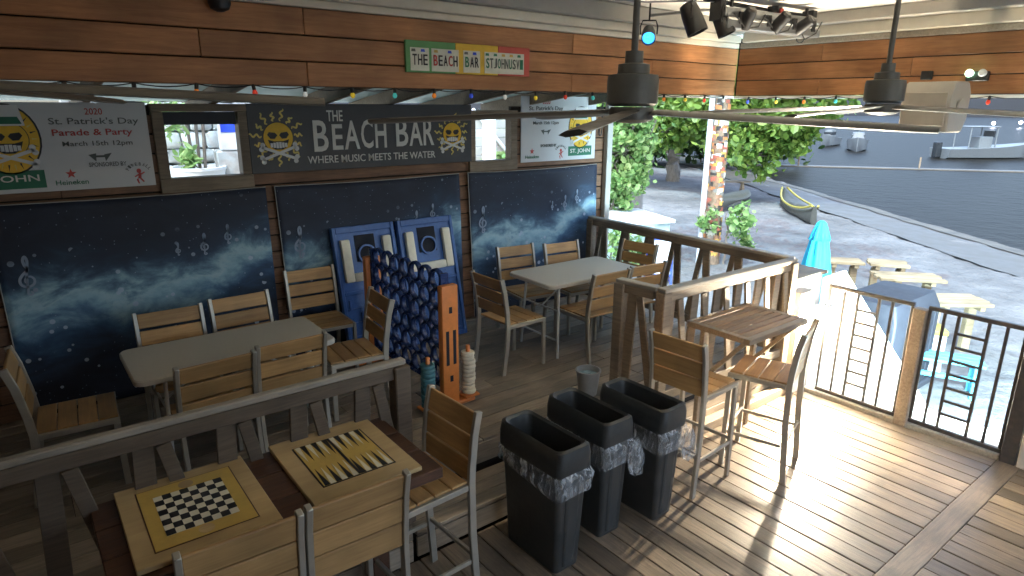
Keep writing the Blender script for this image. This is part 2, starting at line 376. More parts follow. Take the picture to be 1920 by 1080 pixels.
# ------------------------------------------------------------------ setting: ground, water, decks
WL = Vector((20.2, 4.69)); WD = Vector((.606, .795)); WN = Vector((.795, -.606))     # waterline point, along, seaward
def ground_z(x, y):
    s = (Vector((x, y)) - WL).dot(WN) + .8 * sin(y * .21) * .4
    if s < -7: z = -.62
    elif s < 0: z = -.62 - .26 * ((s + 7) / 7) ** 1.3
    else: z = -.88 - min(s * .10, 1.6)
    return z
def lin(a, b, n): return [a + (b - a) * i / (n - 1) for i in range(n)]
xs = [-1200, -400, -120, -40, -14] + lin(-6, 6.2, 10) + lin(6.4, 22, 170) + lin(22.4, 46, 60) + [55, 75, 120, 300, 1200]
ys = [-1200, -400, -120, -40, -18] + lin(-10, -.4, 20) + lin(0, 15, 160) + lin(15.4, 40, 60) + [48, 65, 110, 300, 1200]
vs = []; fs = []
from mathutils import noise as mn
for y in ys:
    for x in xs:
        z = ground_z(x, y)
        if 6.4 < x < 46 and -10 < y < 40: z += .05 * mn.noise((x * .9, y * .9, 0)) + .025 * mn.noise((x * 2.6, y * 2.6, 3)) * (1 if z > -.8 else .3) - .045 * max(0, mn.noise((x * 3.1, y * 3.1, 7)) - .12) * (1.6 if z > -.8 else .2)
        vs.append((x, y, z))
nx = len(xs)
for j in range(len(ys) - 1):
    for i in range(nx - 1): a = j * nx + i; fs.append((a, a + 1, a + 1 + nx, a + nx))
tag(MB().add(vs, fs).build('ground', 'sand', smooth='all'), kind='structure')
tag(MB().add([(-1200, -1200, -.90), (1500, -1200, -.90), (1500, 1500, -.90), (-1200, 1500, -.90)], [(0, 1, 2, 3)]).build('water', 'water'), kind='structure')
def shore_strip(name, m, s0, s1, wob, dz):
    vs = []; fs = []; n = 160
    for i in range(n):
        t = -30 + 62 * i / (n - 1)
        for s in (s0, s1):
            ss = s + wob * mn.noise((t * .35, s0 * 3, 1)) + wob * .5 * mn.noise((t * 1.3, s, 4))
            p = WL + WD * t + WN * ss
            vs.append((p.x, p.y, max(ground_z(p.x, p.y), -.90) + dz))
    for i in range(n - 1): fs.append((2 * i, 2 * i + 1, 2 * i + 3, 2 * i + 2))
    return tag(MB().add(vs, fs).build(name, m, smooth='all'), kind='structure')
shore_strip('wet_sand', 'wetsand', -2.4, -.1, .2, .03)
shore_strip('wash_line', 'foam', -.45, .1, .2, .045)
# far hills across the bay
def hills(name, dist, h, seed, a0, a1):
    vs = []; fs = []; n = 70
    for i in range(n):
        a = rad(a0 + (a1 - a0) * i / (n - 1))
        hh = h * (.55 + .45 * mn.noise((i * .12, seed, 0)) + .12 * mn.noise((i * .5, seed, 2)))
        for k, (dd, zz) in enumerate(((dist, -2), (dist * 1.06, hh * .55), (dist * 1.16, hh), (dist * 1.35, -2))):
            vs.append((dd * cos(a), dd * sin(a), zz))
    for i in range(n - 1):
        for k in range(3): b = i * 4 + k; fs.append((b, b + 1, b + 5, b + 4))
    return tag(MB().add(vs, fs).build(name, 'hill', smooth='all'), kind='structure')
hills('hill', 420, 75, 1.0, -60, 75)
hills('hill', 300, 14, 5.0, -60, 75)

# lower deck
DX0, DX1 = -1.6, 5.90
deck = tag(MB().box(DX0 - .02, DX1, -1.0, 3.38, -.62, -.045).build('deck', 'darkbase'), kind='structure')
x = DX0 + .07; k = 0
while x < DX1 - .05:
    for (y0, y1) in ((1.222, 2.98), (-.98, 1.068)):
        plank(deck, 'plank', (x + random.uniform(-.001, .001), (y0 + y1) / 2, -.014 + random.uniform(-.0025, .0025)), y1 - y0, .1335, .028, 'deck', pi / 2)
    x += .14
for (a, b) in ((DX0, 1.1), (1.105, 3.5), (3.505, DX1 - .01)):
    plank(deck, 'border_plank', ((a + b) / 2, 1.145, -.012), b - a, .148, .028, 'deck')
# step in front of the stage opening
step = tag(MB().box(1.62, 3.68, 3.02, 3.36, .001, .150).build('stage_step', 'darkbase'), kind='structure')
for i in range(3): plank(step, 'plank', (2.65, 3.05 + i * .115, .166), 2.06, .11, .028, 'stage')
plank(step, 'riser_board', (2.65, 3.010, .07), 2.06, .14, .018, 'stage', rx=pi / 2)
# stage
SZ = .37
stage = tag(MB().box(-2.6, 1.56, 3.00, 3.42, -.6, SZ - .034).box(3.70, 5.78, 3.00, 3.42, -.6, SZ - .034).box(-2.6, 5.78, 3.42, 5.9, -.6, SZ - .034).build('stage_floor', 'darkbase'), kind='structure')
y = 3.05; r_ = 0
while y < 5.72:
    segs = []
    spans = [(-2.6, 1.58), (3.68, 5.80)] if y < 3.40 else [(-2.6, 5.80)]
    for a, b in spans:
        xx = a; first = True
        while xx < b - .01:
            l = random.choice((1.2, 1.8, 2.4)) if not first else random.choice((.8, 1.4, 2.0)); first = False
            l = min(l, b - xx)
            if b - xx - l < .3: l = b - xx
            plank(stage, 'plank', (xx + l / 2, y, SZ - .014 + random.uniform(-.002, .002)), l - .003, .1335, .028, 'stage'); xx += l
    y += .14
for (a, b) in ((-2.6, 1.58), (3.70, 5.80)):          # boards closing the stage front
    for i in range(2): plank(stage, 'riser_board', ((a + b) / 2, 2.988, .075 + i * .148), b - a, .143, .022, 'stage', rx=pi / 2)
for i in range(1): plank(stage, 'riser_board', (2.64, 3.405, .27), 2.06, .16, .018, 'stage', rx=pi / 2)
plank(stage, 'sleeper', (4.74, 2.93, .045), 2.05, .09, .085, 'rail')

# ------------------------------------------------------------------ back wall with its openings
WY = 5.72
wall = tag(MB().box(-2.6, 5.93, WY + .03, WY + .07, -.6, 2.0).box(-2.6, .96, WY + .03, WY + .07, 2.0, 2.66).box(1.63, 3.90, WY + .03, WY + .07, 2.0, 2.66).box(4.45, 5.93, WY + .03, WY + .07, 2.0, 2.66).build('plank_wall', 'darkbase'),
           'brown horizontal plank wall at the back of the stage with two openings', 'wall')
z = SZ + .075; row = 0
while z < 2.66:
    spans = [(-2.6, 5.93)]
    if z > 2.02: spans = [(-2.6, .98), (1.61, 3.90), (4.45, 5.93)]
    for a, b in spans:
        xx = a; i = 0
        while xx < b - .01:
            l = [1.7, 2.3, 2.9][(row + i) % 3]; i += 1
            l = min(l, b - xx)
            if b - xx - l < .4: l = b - xx
            plank(wall, 'plank', (xx + l / 2, WY + .015 + random.uniform(-.002, .002), z), l - .004, .136, .026, 'wallwood', rx=pi / 2); xx += l
    z += .148; row += 1
def window_frame(label, x0, x1, z0, z1):
    t = thing('window_frame', label, 'window', ((x0 + x1) / 2, WY, z0), group='openings in the stage wall')
    a, b, h = x0 - (x0 + x1) / 2, x1 - (x0 + x1) / 2, z1 - z0
    MB().box(a - .08, b + .08, -.035, .09, -.11, 0).build('sill', 'rail', t, .004)
    MB().box(a - .08, b + .08, -.03, .09, h, h + .06).build('head', 'rail', t, .004)
    MB().box(a - .08, a, -.028, .09, .0005, h - .0005).build('jamb', 'rail', t, .004)
    MB().box(b, b + .08, -.028, .09, .0005, h - .0005).build('jamb', 'rail', t, .004)
    return t
w1 = window_frame('wood framed opening between white poster and bar sign, potted palm beyond', 1.03, 1.58, 2.10, 2.61)
MB().box(-.27, .27, .02, .045, .41, .508).build('rolled_shade', 'slate', w1)
window_frame('wood framed opening between bar sign and right poster, grey boards beyond', 3.945, 4.42, 2.10, 2.56)
# corner post, wall end
tag(MB().box(5.86, 5.95, 5.64, 5.71, -.6, 2.95).build('corner_post', 'trimgrey', bevel=.006), 'slim grey post at the open end of the plank wall', 'post')

# ------------------------------------------------------------------ roof, ceiling, fascias
FY, FX, FZ0, FZ1 = 4.20, 6.25, 2.78, 3.25
ceil = tag(MB().box(-2.7, 6.28, -3.2, 4.23, 3.50, 3.56).build('ceiling', 'ceil'), kind='structure')
tag(MB().box(-2.8, 6.45, -3.3, 4.4, 3.60, 3.66).build('roof', 'roof'), kind='structure')
tag(MB().box(-2.72, -2.62, -3.2, 5.9, -.6, 3.5).build('shade_wall_left', 'wallwood'), kind='structure')  # unseen wall, added to keep light off the left side
tag(MB().box(-2.62, .7, -1.6, -1.5, -.6, 3.5).build('shade_wall_rear', 'wallwood'), kind='structure')  # partial wall behind the camera, added and sized to darken the left
fl = tag(MB().box(-2.6, FX + .02, FY + .03, FY + .06, FZ0 + .002, FZ1 + .1).build('fascia', 'darkbase'), 'reddish plank fascia above the stage carrying the small plate sign', 'fascia')
fr = tag(MB().box(FX + .03, FX + .06, -3.0, FY + .02, FZ0 + .002, FZ1 + .1).build('fascia', 'darkbase'), 'brown plank fascia above the open sea side', 'fascia')
zz = FZ0
for i, h in enumerate((.152, .155, .163)):
    cuts = [(-2.6, -.8), (-.8, 1.0), (1.0, 3.0), (3.0, 4.9), (4.9, 6.25)] if i == 1 else [(-2.6, -.2), (-.2, 1.62), (1.62, 3.9), (3.9, 6.25)]
    for a, b in cuts: plank(fl, 'plank', ((a + b) / 2, FY + .015 + random.uniform(-.002, .002), zz + h / 2), b - a - .003, h - .008, .028, 'fascia', rx=pi / 2)
    cuts = [(-3.0, .2), (.2, 2.5), (2.5, 4.19)] if i == 1 else [(-3, 1.3), (1.3, 3.3), (3.3, 4.19)]
    for a, b in cuts:
        o = plank(fr, 'plank', (FX + .015 + random.uniform(-.002, .002), (a + b) / 2, zz + h / 2), b - a - .003, h - .008, .028, 'fascia', rx=pi / 2); o.rotation_euler = (pi / 2, 0, pi / 2)
    zz += h
tl = thing('cornice', 'stepped cream trim running above the stage fascia', 'trim', (0, 0, FZ1))
MB().box(-2.6, FX - .03, FY - .025, FY + .03, 0, .045).build('lower_strip', 'trim', tl, .004)
MB().box(-2.6, FX - .08, FY - .075, FY + .03, .047, .115).build('cove', 'trim', tl, .006)
MB().box(-2.6, FX - .16, FY - .155, FY + .03, .117, .245).build('beam', 'trimgrey', tl, .006)
tr_ = thing('cornice', 'cream trim and grey beam running above the sea side fascia', 'trim', (0, 0, FZ1))
MB().box(FX - .025, FX + .03, -3, FY - .03, 0, .05).build('lower_strip', 'railcap', tr_, .004)
MB().box(FX - .075, FX + .03, -3, FY - .08, .052, .15).build('cove', 'trim', tr_, .006)
MB().box(FX - .20, FX + .03, -3, FY - .16, .152, .245).build('beam', 'trimgrey', tr_, .006)
tag(MB().box(FX - .005, FX + .05, -3, FY + .01, FZ0 - .028, FZ0 - .002).build('edge_strip', 'letter', bevel=.003), 'thin pale strip along the bottom of the sea side fascia', 'trim')
tag(MB().box(4.9, FX - .01, FY - .005, FY + .05, FZ0 - .024, FZ0 - .002).build('edge_strip', 'letter', bevel=.003), 'thin pale strip along the bottom of the stage fascia near the corner', 'trim')
# lean-to over the stage: aqua boards on rafters, rising outwards
lt = thing('stage_roof', 'pale aqua boarded roof over the stage on brown rafters', 'roof', (0, FY + .06, 2.92))
slope = -.135
for i in range(17):
    yy = i * .14
    o = plank(lt, 'roof_board', (1.75, yy + .07, .10 + (yy + .07) * slope), 8.9, .137, .02, 'cyanboard', 0, .002); o.rotation_euler = (math.atan(slope), 0, 0)
MB().add([(-2.8, .01, .16), (6.3, .01, .16), (6.3, 2.5, .16 + 2.5 * slope), (-2.8, 2.5, .16 + 2.5 * slope), (-2.8, .01, .18), (6.3, .01, .18), (6.3, 2.5, .18 + 2.5 * slope), (-2.8, 2.5, .18 + 2.5 * slope)],
         [(3, 2, 1, 0), (4, 5, 6, 7), (0, 1, 5, 4), (1, 2, 6, 5), (2, 3, 7, 6), (3, 0, 4, 7)]).build('roof_sheet', 'roof', lt)
for xr in (-1.4, -.35, .55, 1.42, 2.35, 3.0, 3.85, 4.7, 5.6):
    MB().bar((xr, -.02, .02), (xr, 2.38, .02 + 2.4 * slope), .05, .13, (0, 0, 1)).build('rafter', 'rail', lt, .004)

# ------------------------------------------------------------------ railings
def railing(name, label, a, b, zt, zb, n, post_a=True, post_b=True, phase=.5, capw=.040, wm='rail'):
    """boards set as upside-down V pairs between a cap rail and a bottom rail"""
    a, b = Vector((a[0], a[1], 0)), Vector((b[0], b[1], 0)); d = (b - a); Ln = d.length; ang = math.atan2(d.y, d.x)
    t = thing(name, label, 'railing', (a.x, a.y, zb), ang, 'stage railings')
    h = zt - zb
    MB().box(-.03, Ln + .03, -capw, capw, h - .032, h).build('cap_rail', 'railcap', t, .006)
    MB().box(0, Ln, -.022, .022, h - .105, h - .033).build('top_rail', wm, t, .004)
    MB().box(0, Ln, -.022, .022, .075, .15).build('bottom_rail', wm, t, .004)
    if post_a: MB().box(-.045, .045, -.045, .045, 0, h - .034).build('post', wm, t, .006)
    if post_b: MB().box(Ln - .045, Ln + .045, -.0455, .0445, 0, h - .034).build('post', wm, t, .006)
    for i in range(n):
        x = Ln * (i + phase) / n
        MB().bar((x - .045, .010, h - .107), (x - .085, .010, .153), .085, .022, (0, 1, 0)).build('baluster', wm, t, .003)
        MB().bar((x + .03, -.0135, h - .107), (x + .165, -.0135, .153), .06, .022, (0, 1, 0)).build('baluster', wm, t, .003)
    return t
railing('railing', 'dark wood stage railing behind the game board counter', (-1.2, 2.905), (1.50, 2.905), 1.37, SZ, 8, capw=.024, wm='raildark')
railing('railing', 'wood railing between the stage and the high slatted table', (3.74, 2.95), (5.44, 2.90), 1.37, SZ, 6)
railing('railing', 'long wood railing on the sea side of the stage', (5.50, 2.96), (5.60, 5.60), 1.37, SZ, 7, True, True)
railing('railing', 'short return railing beside the stage step', (3.70, 3.34), (3.735, 3.03), 1.37, SZ, 1, True, False)

# ------------------------------------------------------------------ iron gate, posts, landing, stair parapet
GX = 5.87
def gate(label, y0, y1, lad):
    t = thing('iron_gate', label, 'gate', (GX, y0, 0), -pi / 2, 'gates to the beach')      # local x runs towards -Y
    Ln = y0 - y1
    MB().box(0, Ln, -.02, .02, 1.065, 1.10).build('top_rail', 'gate', t, .004)
    MB().box(0, Ln, -.018, .018, .045, .08).build('bottom_rail', 'gate', t, .004)
    for x in (.012, Ln - .012): MB().box(x - .012, x + .012, -.012, .012, .081, 1.064).build('stile', 'gate', t, .002)
    for x in lad['bars']: MB().box(x - .0105, x + .0105, -.0105, .0105, .081, 1.064).build('bar', 'gate', t)
    a, b = lad['lad']
    for x in (a, b): MB().box(x - .011, x + .011, -.011, .011, .081, 1.064).build('ladder_side', 'gate', t)
    for i in range(7):
        z = .20 + i * .118
        MB().box(a + .012, b - .012, -.009, .009, z, z + .020).build('rung', 'gate', t)
    return t
gate('black iron gate leaf with ladder pattern beside the floodlight', 2.74, 2.01, {'bars': (.15, .56), 'lad': (.27, .45)})
gate('black iron gate leaf with ladder pattern at the right end', 1.90, 1.22, {'bars': (.12, .55), 'lad': (.22, .43)})
tag(MB().box(GX - .045, GX + .045, 1.905, 2.005, -.03, 1.06).build('gate_post', 'rail', bevel=.006), 'square wooden post between the two iron gate leaves', 'post')
tag(MB().box(GX - .05, GX + .05, 1.11, 1.215, -.03, 1.35).build('gate_post', 'gate', bevel=.006), 'dark post at the right end of the gates', 'post')
tag(MB().box(GX - .06, GX + .06, -.8, 1.10, 0, 1.25).build('side_wall', 'concrete', bevel=.008), 'grey rendered side wall at the right edge of the deck', 'wall')
tag(MB().box(GX - .03, GX + .05, 1.22, 2.95, -.05, .035).build('gate_sill', 'railcap', bevel=.006), 'pale sill board under the iron gates', 'sill')
tag(MB().box(5.93, 6.42, -.8, 3.0, -.62, -.012).build('landing', 'concrete', bevel=.01), kind='structure')
par = thing('stair_parapet', 'white rendered stair parapet with sloping top beyond the gate', 'wall', (6.30, 2.4, 0))
prof = [(-.48, -.3), (.62, -.3), (.62, 1.03), (.46, 1.13), (-.48, -.01)]
MB().loft([[(0, y, z) for y, z in prof], [(.11, y, z) for y, z in prof]]).build('parapet_body', 'whitewall', par, .008)
MB().box(-.42, -.002, .42, .52, 0, .82).build('end_pier', 'whitewall', par, .008)
tag(MB().box(5.60, 5.86, 2.86, 3.0, 0, 1.02).build('gate_pier', 'concrete', bevel=.008), 'short pale pier between the railing corner and the gate', 'pier')
low = thing('planter_wall', 'low pale wall with dark wooden cap behind the railing corner', 'wall', (6.0, 3.5, -.62))
MB().box(-.25, .42, -.42, -.28, 0, 1.66).build('wall_body', 'whitewall', low, .008)
MB().box(-.30, .46, -.45, -.12, 1.662, 1.70).build('cap', 'rail', low, .006)
# floodlight
fld = thing('floodlight', 'glaring bare floodlight on a bracket just beyond the gate', 'lamp', (6.02, 2.80, .0))
MB().box(-.012, .012, .02, .16, .62, .66).build('bracket', 'black', fld)
MB().lathe([(.05, 0), (.065, .03), (.065, .05), (.02, .12)], 16, (0, .0, .0)).build('housing', 'black', fld, loc=(.075, .03, .77), rot=(0, rad(90), rad(25)), smooth=True)
MB().lathe([(0.001, -.075), (.045, -.062), (.07, -.03), (.075, 0), (.07, .03), (.045, .062), (0.001, .075)], 14).build('lens', 'flood', fld, smooth='all', loc=(-.02, -.02, .76))
pl = bpy.data.lights.new('floodlight_lamp', 'SPOT'); pl.energy = 84; pl.spot_size = rad(172); pl.spot_blend = .25; pl.shadow_soft_size = .035; pl.color = (1, .85, .62)
po = bpy.data.objects.new('floodlight_lamp', pl); C.objects.link(po); po.parent = fld; po.location = (-.105, -.04, .76); po.rotation_euler = Vector((1, .15, -.22)).to_track_quat('Z', 'Y').to_euler()

f2l = thing('floodlight', 'second floodlight on the outer side of the right gate post, aimed at the beach', 'lamp', (6.10, 1.16, 0))
MB().box(-.18, .0, -.015, .015, .80, .84).build('bracket', 'black', f2l)
MB().box(-.03, .03, -.09, .09, .74, .90).build('housing', 'black', f2l, .008)
MB().box(.031, .036, -.08, .08, .75, .89).build('lens', 'flood_cool', f2l)
p2 = bpy.data.lights.new('beach_flood_lamp', 'SPOT'); p2.energy = 240; p2.spot_size = rad(165); p2.spot_blend = .5; p2.shadow_soft_size = .06; p2.color = (.62, .88, 1)
p2o = bpy.data.objects.new('beach_flood_lamp', p2); C.objects.link(p2o); p2o.parent = f2l; p2o.location = (.06, 0, .82)
p2o.rotation_euler = Vector((-1, -.55, .12)).to_track_quat('Z', 'Y').to_euler()

# ------------------------------------------------------------------ seating
def seat_furniture(name, sh, top, stool):
    t = thing(name, 'seat', 'chair', (0, 0, 0))
    W = .215
    if not stool: rear = [(-.245, 0), (-.205, sh * .6), (-.195, sh), (-.205, sh + .12), (-.235, top - .12), (-.268, top)]
    else: rear = [(-.235, 0), (-.205, sh * .6), (-.200, sh), (-.205, sh + .1), (-.225, top - .12), (-.252, top)]
    for s in (-1, 1):
        x0, x1 = (s * W - .013, s * W + .013)
        MB().strip(rear, .042, x0, x1).build('rear_leg', 'alu', t, .003, True)
        MB().strip([(.222, 0), (.215, sh - .03)], .036, x0, x1).build('front_leg', 'alu', t, .003)
        MB().box(x0 + .001, x1 - .001, -.175, .235, sh - .03, sh + .004).build('side_rail', 'alu', t, .003)
        if stool: MB().box(s * W - .009, s * W + .009, -.19, .205, .27, .295).build('foot_rail', 'alu', t, .002)
    MB().box(-W + .013, W - .013, .20, .225, sh - .035, sh - .006).build('front_rail', 'alu', t, .002)
    if stool:
        MB().box(-W + .013, W - .013, .205, .225, .30, .325).build('foot_rest', 'alu', t, .002)
        MB().box(-W + .013, W - .013, -.225, -.205, .30, .322).build('foot_rest', 'alu', t, .002)
    sl = MB().box(-W + .0135, W - .0135, -.049, .049, -.009, .009).mesh('seat_slat', 'teak', .004)
    for i in range(4): obj('seat_slat', sl, t, (0, -.135 + i * .1045, sh + .005))
    hs = .124 if stool else .104; gap = .006 if stool else .016
    bs = MB().box(-W + .0135, W - .0135, -.009, .009, -hs / 2, hs / 2).mesh('back_slat', 'teak', .004)
    pr = lambda z: next(y0 + (y1 - y0) * (z - z0) / (z1 - z0) for (y0, z0), (y1, z1) in zip(rear, rear[1:]) if z0 <= z <= z1)
    for i in range(3):
        z = top - .010 - hs / 2 - i * (hs + gap)
        tl_ = math.atan2(pr(z + .03) - pr(z - .03), .06)
        obj('back_slat', bs, t, (0, pr(z), z), (-tl_, 0, 0))
    return t
P_ch = seat_furniture('dining_chair', .45, .88, False); P_st = seat_furniture('bar_stool', .76, 1.16, True)
_first = {'c': True, 's': True}
def place(kind, back, face, label, z0, bo=None):
    """back: where the top of the backrest is; face: compass of the sitter, degrees from +X"""
    src = P_ch if kind == 'c' else P_st
    if _first[kind]: o = src; _first[kind] = False
    else: o = copy_tree(src)
    f = rad(face); bo = (.265 if kind == 'c' else .25)
    o.location = (back[0] + bo * cos(f), back[1] + bo * sin(f), z0); o.rotation_euler = (0, 0, f - pi / 2)
    tag(o, label, 'chair' if kind == 'c' else 'bar stool', 'slatted dining chairs on the stage' if kind == 'c' else 'tall slatted bar stools')
    return o
place('c', (.77, 5.03), -91, 'slatted chair on the wall side of the left white table, left of the pair', SZ)
place('c', (1.28, 5.10), -88, 'slatted chair on the wall side of the left white table, right of the pair', SZ)
place('c', (.79, 3.80), 93, 'slatted chair seen from behind at the left white table, nearer the photo edge', SZ)
place('c', (1.26, 3.87), 91, 'slatted chair seen from behind at the left white table, nearer the ring game', SZ)
place('c', (2.18, 4.47), 175, 'slatted chair at the right end of the left white table before the blue grid game', SZ)
place('c', (2.03, 5.60), -93, 'slatted chair against the dark banner left of the blue toss boards', SZ)
place('c', (-.17, 4.55), -4, 'slatted chair at the left end of the left white table, cut by the photo edge', SZ)
place('c', (3.165, 4.42), 1, 'slatted chair at the near left end of the right table, seat facing the sea', SZ)
place('c', (4.14, 5.27), -97, 'left one of two slatted chairs between right table and blue banner', SZ)
place('c', (4.65, 5.11), -97, 'right one of two slatted chairs between right table and blue banner', SZ)
place('c', (4.145, 3.86), 88, 'slatted chair with its back to us at the right table, left of the post', SZ)
place('c', (4.64, 3.86), 85, 'slatted chair with its back to us partly hidden by the railing post', SZ)
place('c', (5.36, 4.60), 187, 'slatted chair at the far end of the right table by the sea railing', SZ)
place('s', (3.445, 2.578), 4, 'bar stool with its back to the bins at the high slatted table', 0)
place('s', (4.385, 2.135), 107, 'bar stool in front of the high slatted table nearest the floodlight', 0)
place('s', (.47, 2.215), 88, 'bar stool with its back to us in front of the checkerboard', 0)
place('s', (.94, 2.215), 89, 'bar stool with its back to us in front of the backgammon board', 0)
place('s', (1.71, 2.70), 183, 'bar stool at the right end of the game counter', 0)
place('s', (-.13, 2.03), 80, 'bar stool corner just showing at the lower left photo edge', 0)

# ------------------------------------------------------------------ tables
def folding_table(label, c, rz, L, Wd, color='plastic_top'):
    t = thing('folding_table', label, 'table', (c[0], c[1], SZ), rz, 'plastic folding tables on the stage')
    def rr(hx, hy, r, z, n=5):
        pts = []
        for cx, cy, a0 in ((hx - r, hy - r, 0), (-hx + r, hy - r, 90), (-hx + r, -hy + r, 180), (hx - r, -hy + r, 270)):
            for i in range(n + 1): a = rad(a0 + 90 * i / n); pts.append((cx + r * cos(a), cy + r * sin(a), z))
        return pts
    MB().loft([rr(L / 2 - .02, Wd / 2 - .02, .05, .695), rr(L / 2, Wd / 2, .06, .705), rr(L / 2, Wd / 2, .06, .732), rr(L / 2 - .008, Wd / 2 - .008, .055, .740)]).build('table_top', color, t, 0, True)
    for s in (-1, 1):
        x = s * (L / 2 - .17)
        for sy in (-1, 1): MB().tube([(x, sy * (Wd / 2 - .09), .694), (x + s * .03, sy * (Wd / 2 - .05), 0)], .0125).build('leg', 'white_metal', t, 0, True)
        MB().tube([(x + s * .022, -(Wd / 2 - .058), .17), (x + s * .022, Wd / 2 - .058, .17)], .010).build('cross_bar', 'white_metal', t, 0, True)
        MB().tube([(x, 0, .45), (s * .08, 0, .69)], .008).build('brace', 'white_metal', t, 0, True)
        MB().tube([(x, -(Wd / 2 - .075), .45), (x, Wd / 2 - .075, .45)], .008).build('cross_bar', 'white_metal', t, 0, True)
    return t
folding_table('white plastic folding table in the dark left part of the stage', (1.015, 4.385), 0, 1.24, .64)
folding_table('pale grey folding table by the blue banner at the right of the stage', (4.31, 4.50), rad(-1), 1.20, .66)
ht = thing('high_table', 'high brown slatted table against the stage railing', 'table', (4.41, 2.67, 0))
MB().box(-.405, .405, -.30, -.245, 1.025, 1.07).build('frame_rail', 'rail', ht, .004); MB().box(-.405, .405, .245, .255, 1.025, 1.07).build('frame_rail', 'rail', ht, .002)
MB().box(-.405, -.355, -.244, .244, 1.025, 1.07).build('frame_rail', 'rail', ht, .004); MB().box(.355, .405, -.244, .244, 1.025, 1.07).build('frame_rail', 'rail', ht, .004)
for i in range(7): plank(ht, 'slat', (0, -.209 + i * .0697, 1.058), .706, .056, .02, 'teak2')
for s in (-1, 1):
    MB().box(s * .36 - .02, s * .36 + .02, .10, .14, 0, 1.024).build('leg', 'rail', ht, .003)
    MB().bar((s * .36, .10, .62), (s * .36, -.24, 1.02), .03, .03).build('bracket', 'rail', ht, .002)
ct = thing('game_counter', 'dark brown wooden counter carrying the two game boards', 'counter', (.72, 2.60, 0))
for i in range(3): plank(ct, 'top_plank', (0, -.20 + i * .213, 1.025), 1.34, .208, .055, 'counter')
for sx in (-.55, .55): MB().box(sx - .05, sx + .05, .16, .26, 0, .996).build('leg', 'counter', ct, .006)
MB().box(-.6, .6, .19, .23, .88, .995).build('apron', 'counter', ct, .004)
def board(label, cx, cy):
    return thing('game_board', label, 'board game', (cx, cy, 1.0545), rad(-.5), 'game boards on the counter')
b1 = board('wooden checkerboard with yellow field on the counter', .40, 2.632)
MB().box(-.26, .26, -.302, .302, 0, .022).build('panel', 'boardwood', b1, .003)
MB().top([(-.190, -.235), (.190, -.235), (.190, .235), (-.190, .235)], .0222, .001).build('border_line', 'counter', b1)
MB().top([(-.185, -.230), (.185, -.230), (.185, .230), (-.185, .230)], .0234, .001).build('yellow_field', 'inkyellow', b1)
sq = .0335
MB().top([(-4 * sq, -4.6 * sq), (4 * sq, -4.6 * sq), (4 * sq, 4.6 * sq), (-4 * sq, 4.6 * sq)], .0246, .001).build('light_squares', 'ivory', b1)
m_ = MB()
for i in range(8):
    for j in range(8):
        if (i + j) % 2 == 0: m_.top([((i - 4) * sq, (j - 4) * sq * 1.15), ((i - 3) * sq, (j - 4) * sq * 1.15), ((i - 3) * sq, (j - 3) * sq * 1.15), ((i - 4) * sq, (j - 3) * sq * 1.15)], .0258, .001)
m_.build('dark_squares', 'inkblack', b1)
for sy in (-1, 1): MB().lathe([(.030, 0), (.030, .0008)], 14, (0, sy * .190, .0246)).build('printed_seal', 'boardwood', b1)
b2 = board('wooden backgammon board with yellow centre on the counter', 1.045, 2.632)
MB().box(-.255, .255, -.302, .302, 0, .022).build('panel', 'boardwood', b2, .003)
MB().top([(-.175, -.20), (.175, -.20), (.175, .20), (-.175, .20)], .0222, .001).build('border_line', 'inkblack', b2)
MB().top([(-.168, -.193), (.168, -.193), (.168, .193), (-.168, .193)], .0234, .001).build('yellow_field', 'inkyellow', b2)
mw, mb_ = MB(), MB()
for side in (-1, 1):
    for i in range(12):
        x0 = -.164 + (i if i < 6 else i + .35) * .0266
        tri = [(x0, side * .193), (x0 + .025, side * .193), (x0 + .0125, side * .035)]
        (mw if (i + (side > 0)) % 2 else mb_).top(tri, .0246, .001)
mw.build('white_points', 'ivory', b2); mb_.build('dark_points', 'inkblack', b2)
MB().top([(-.006, -.193), (.006, -.193), (.006, .193), (-.006, .193)], .0258, .001).build('centre_bar', 'inkblack', b2)

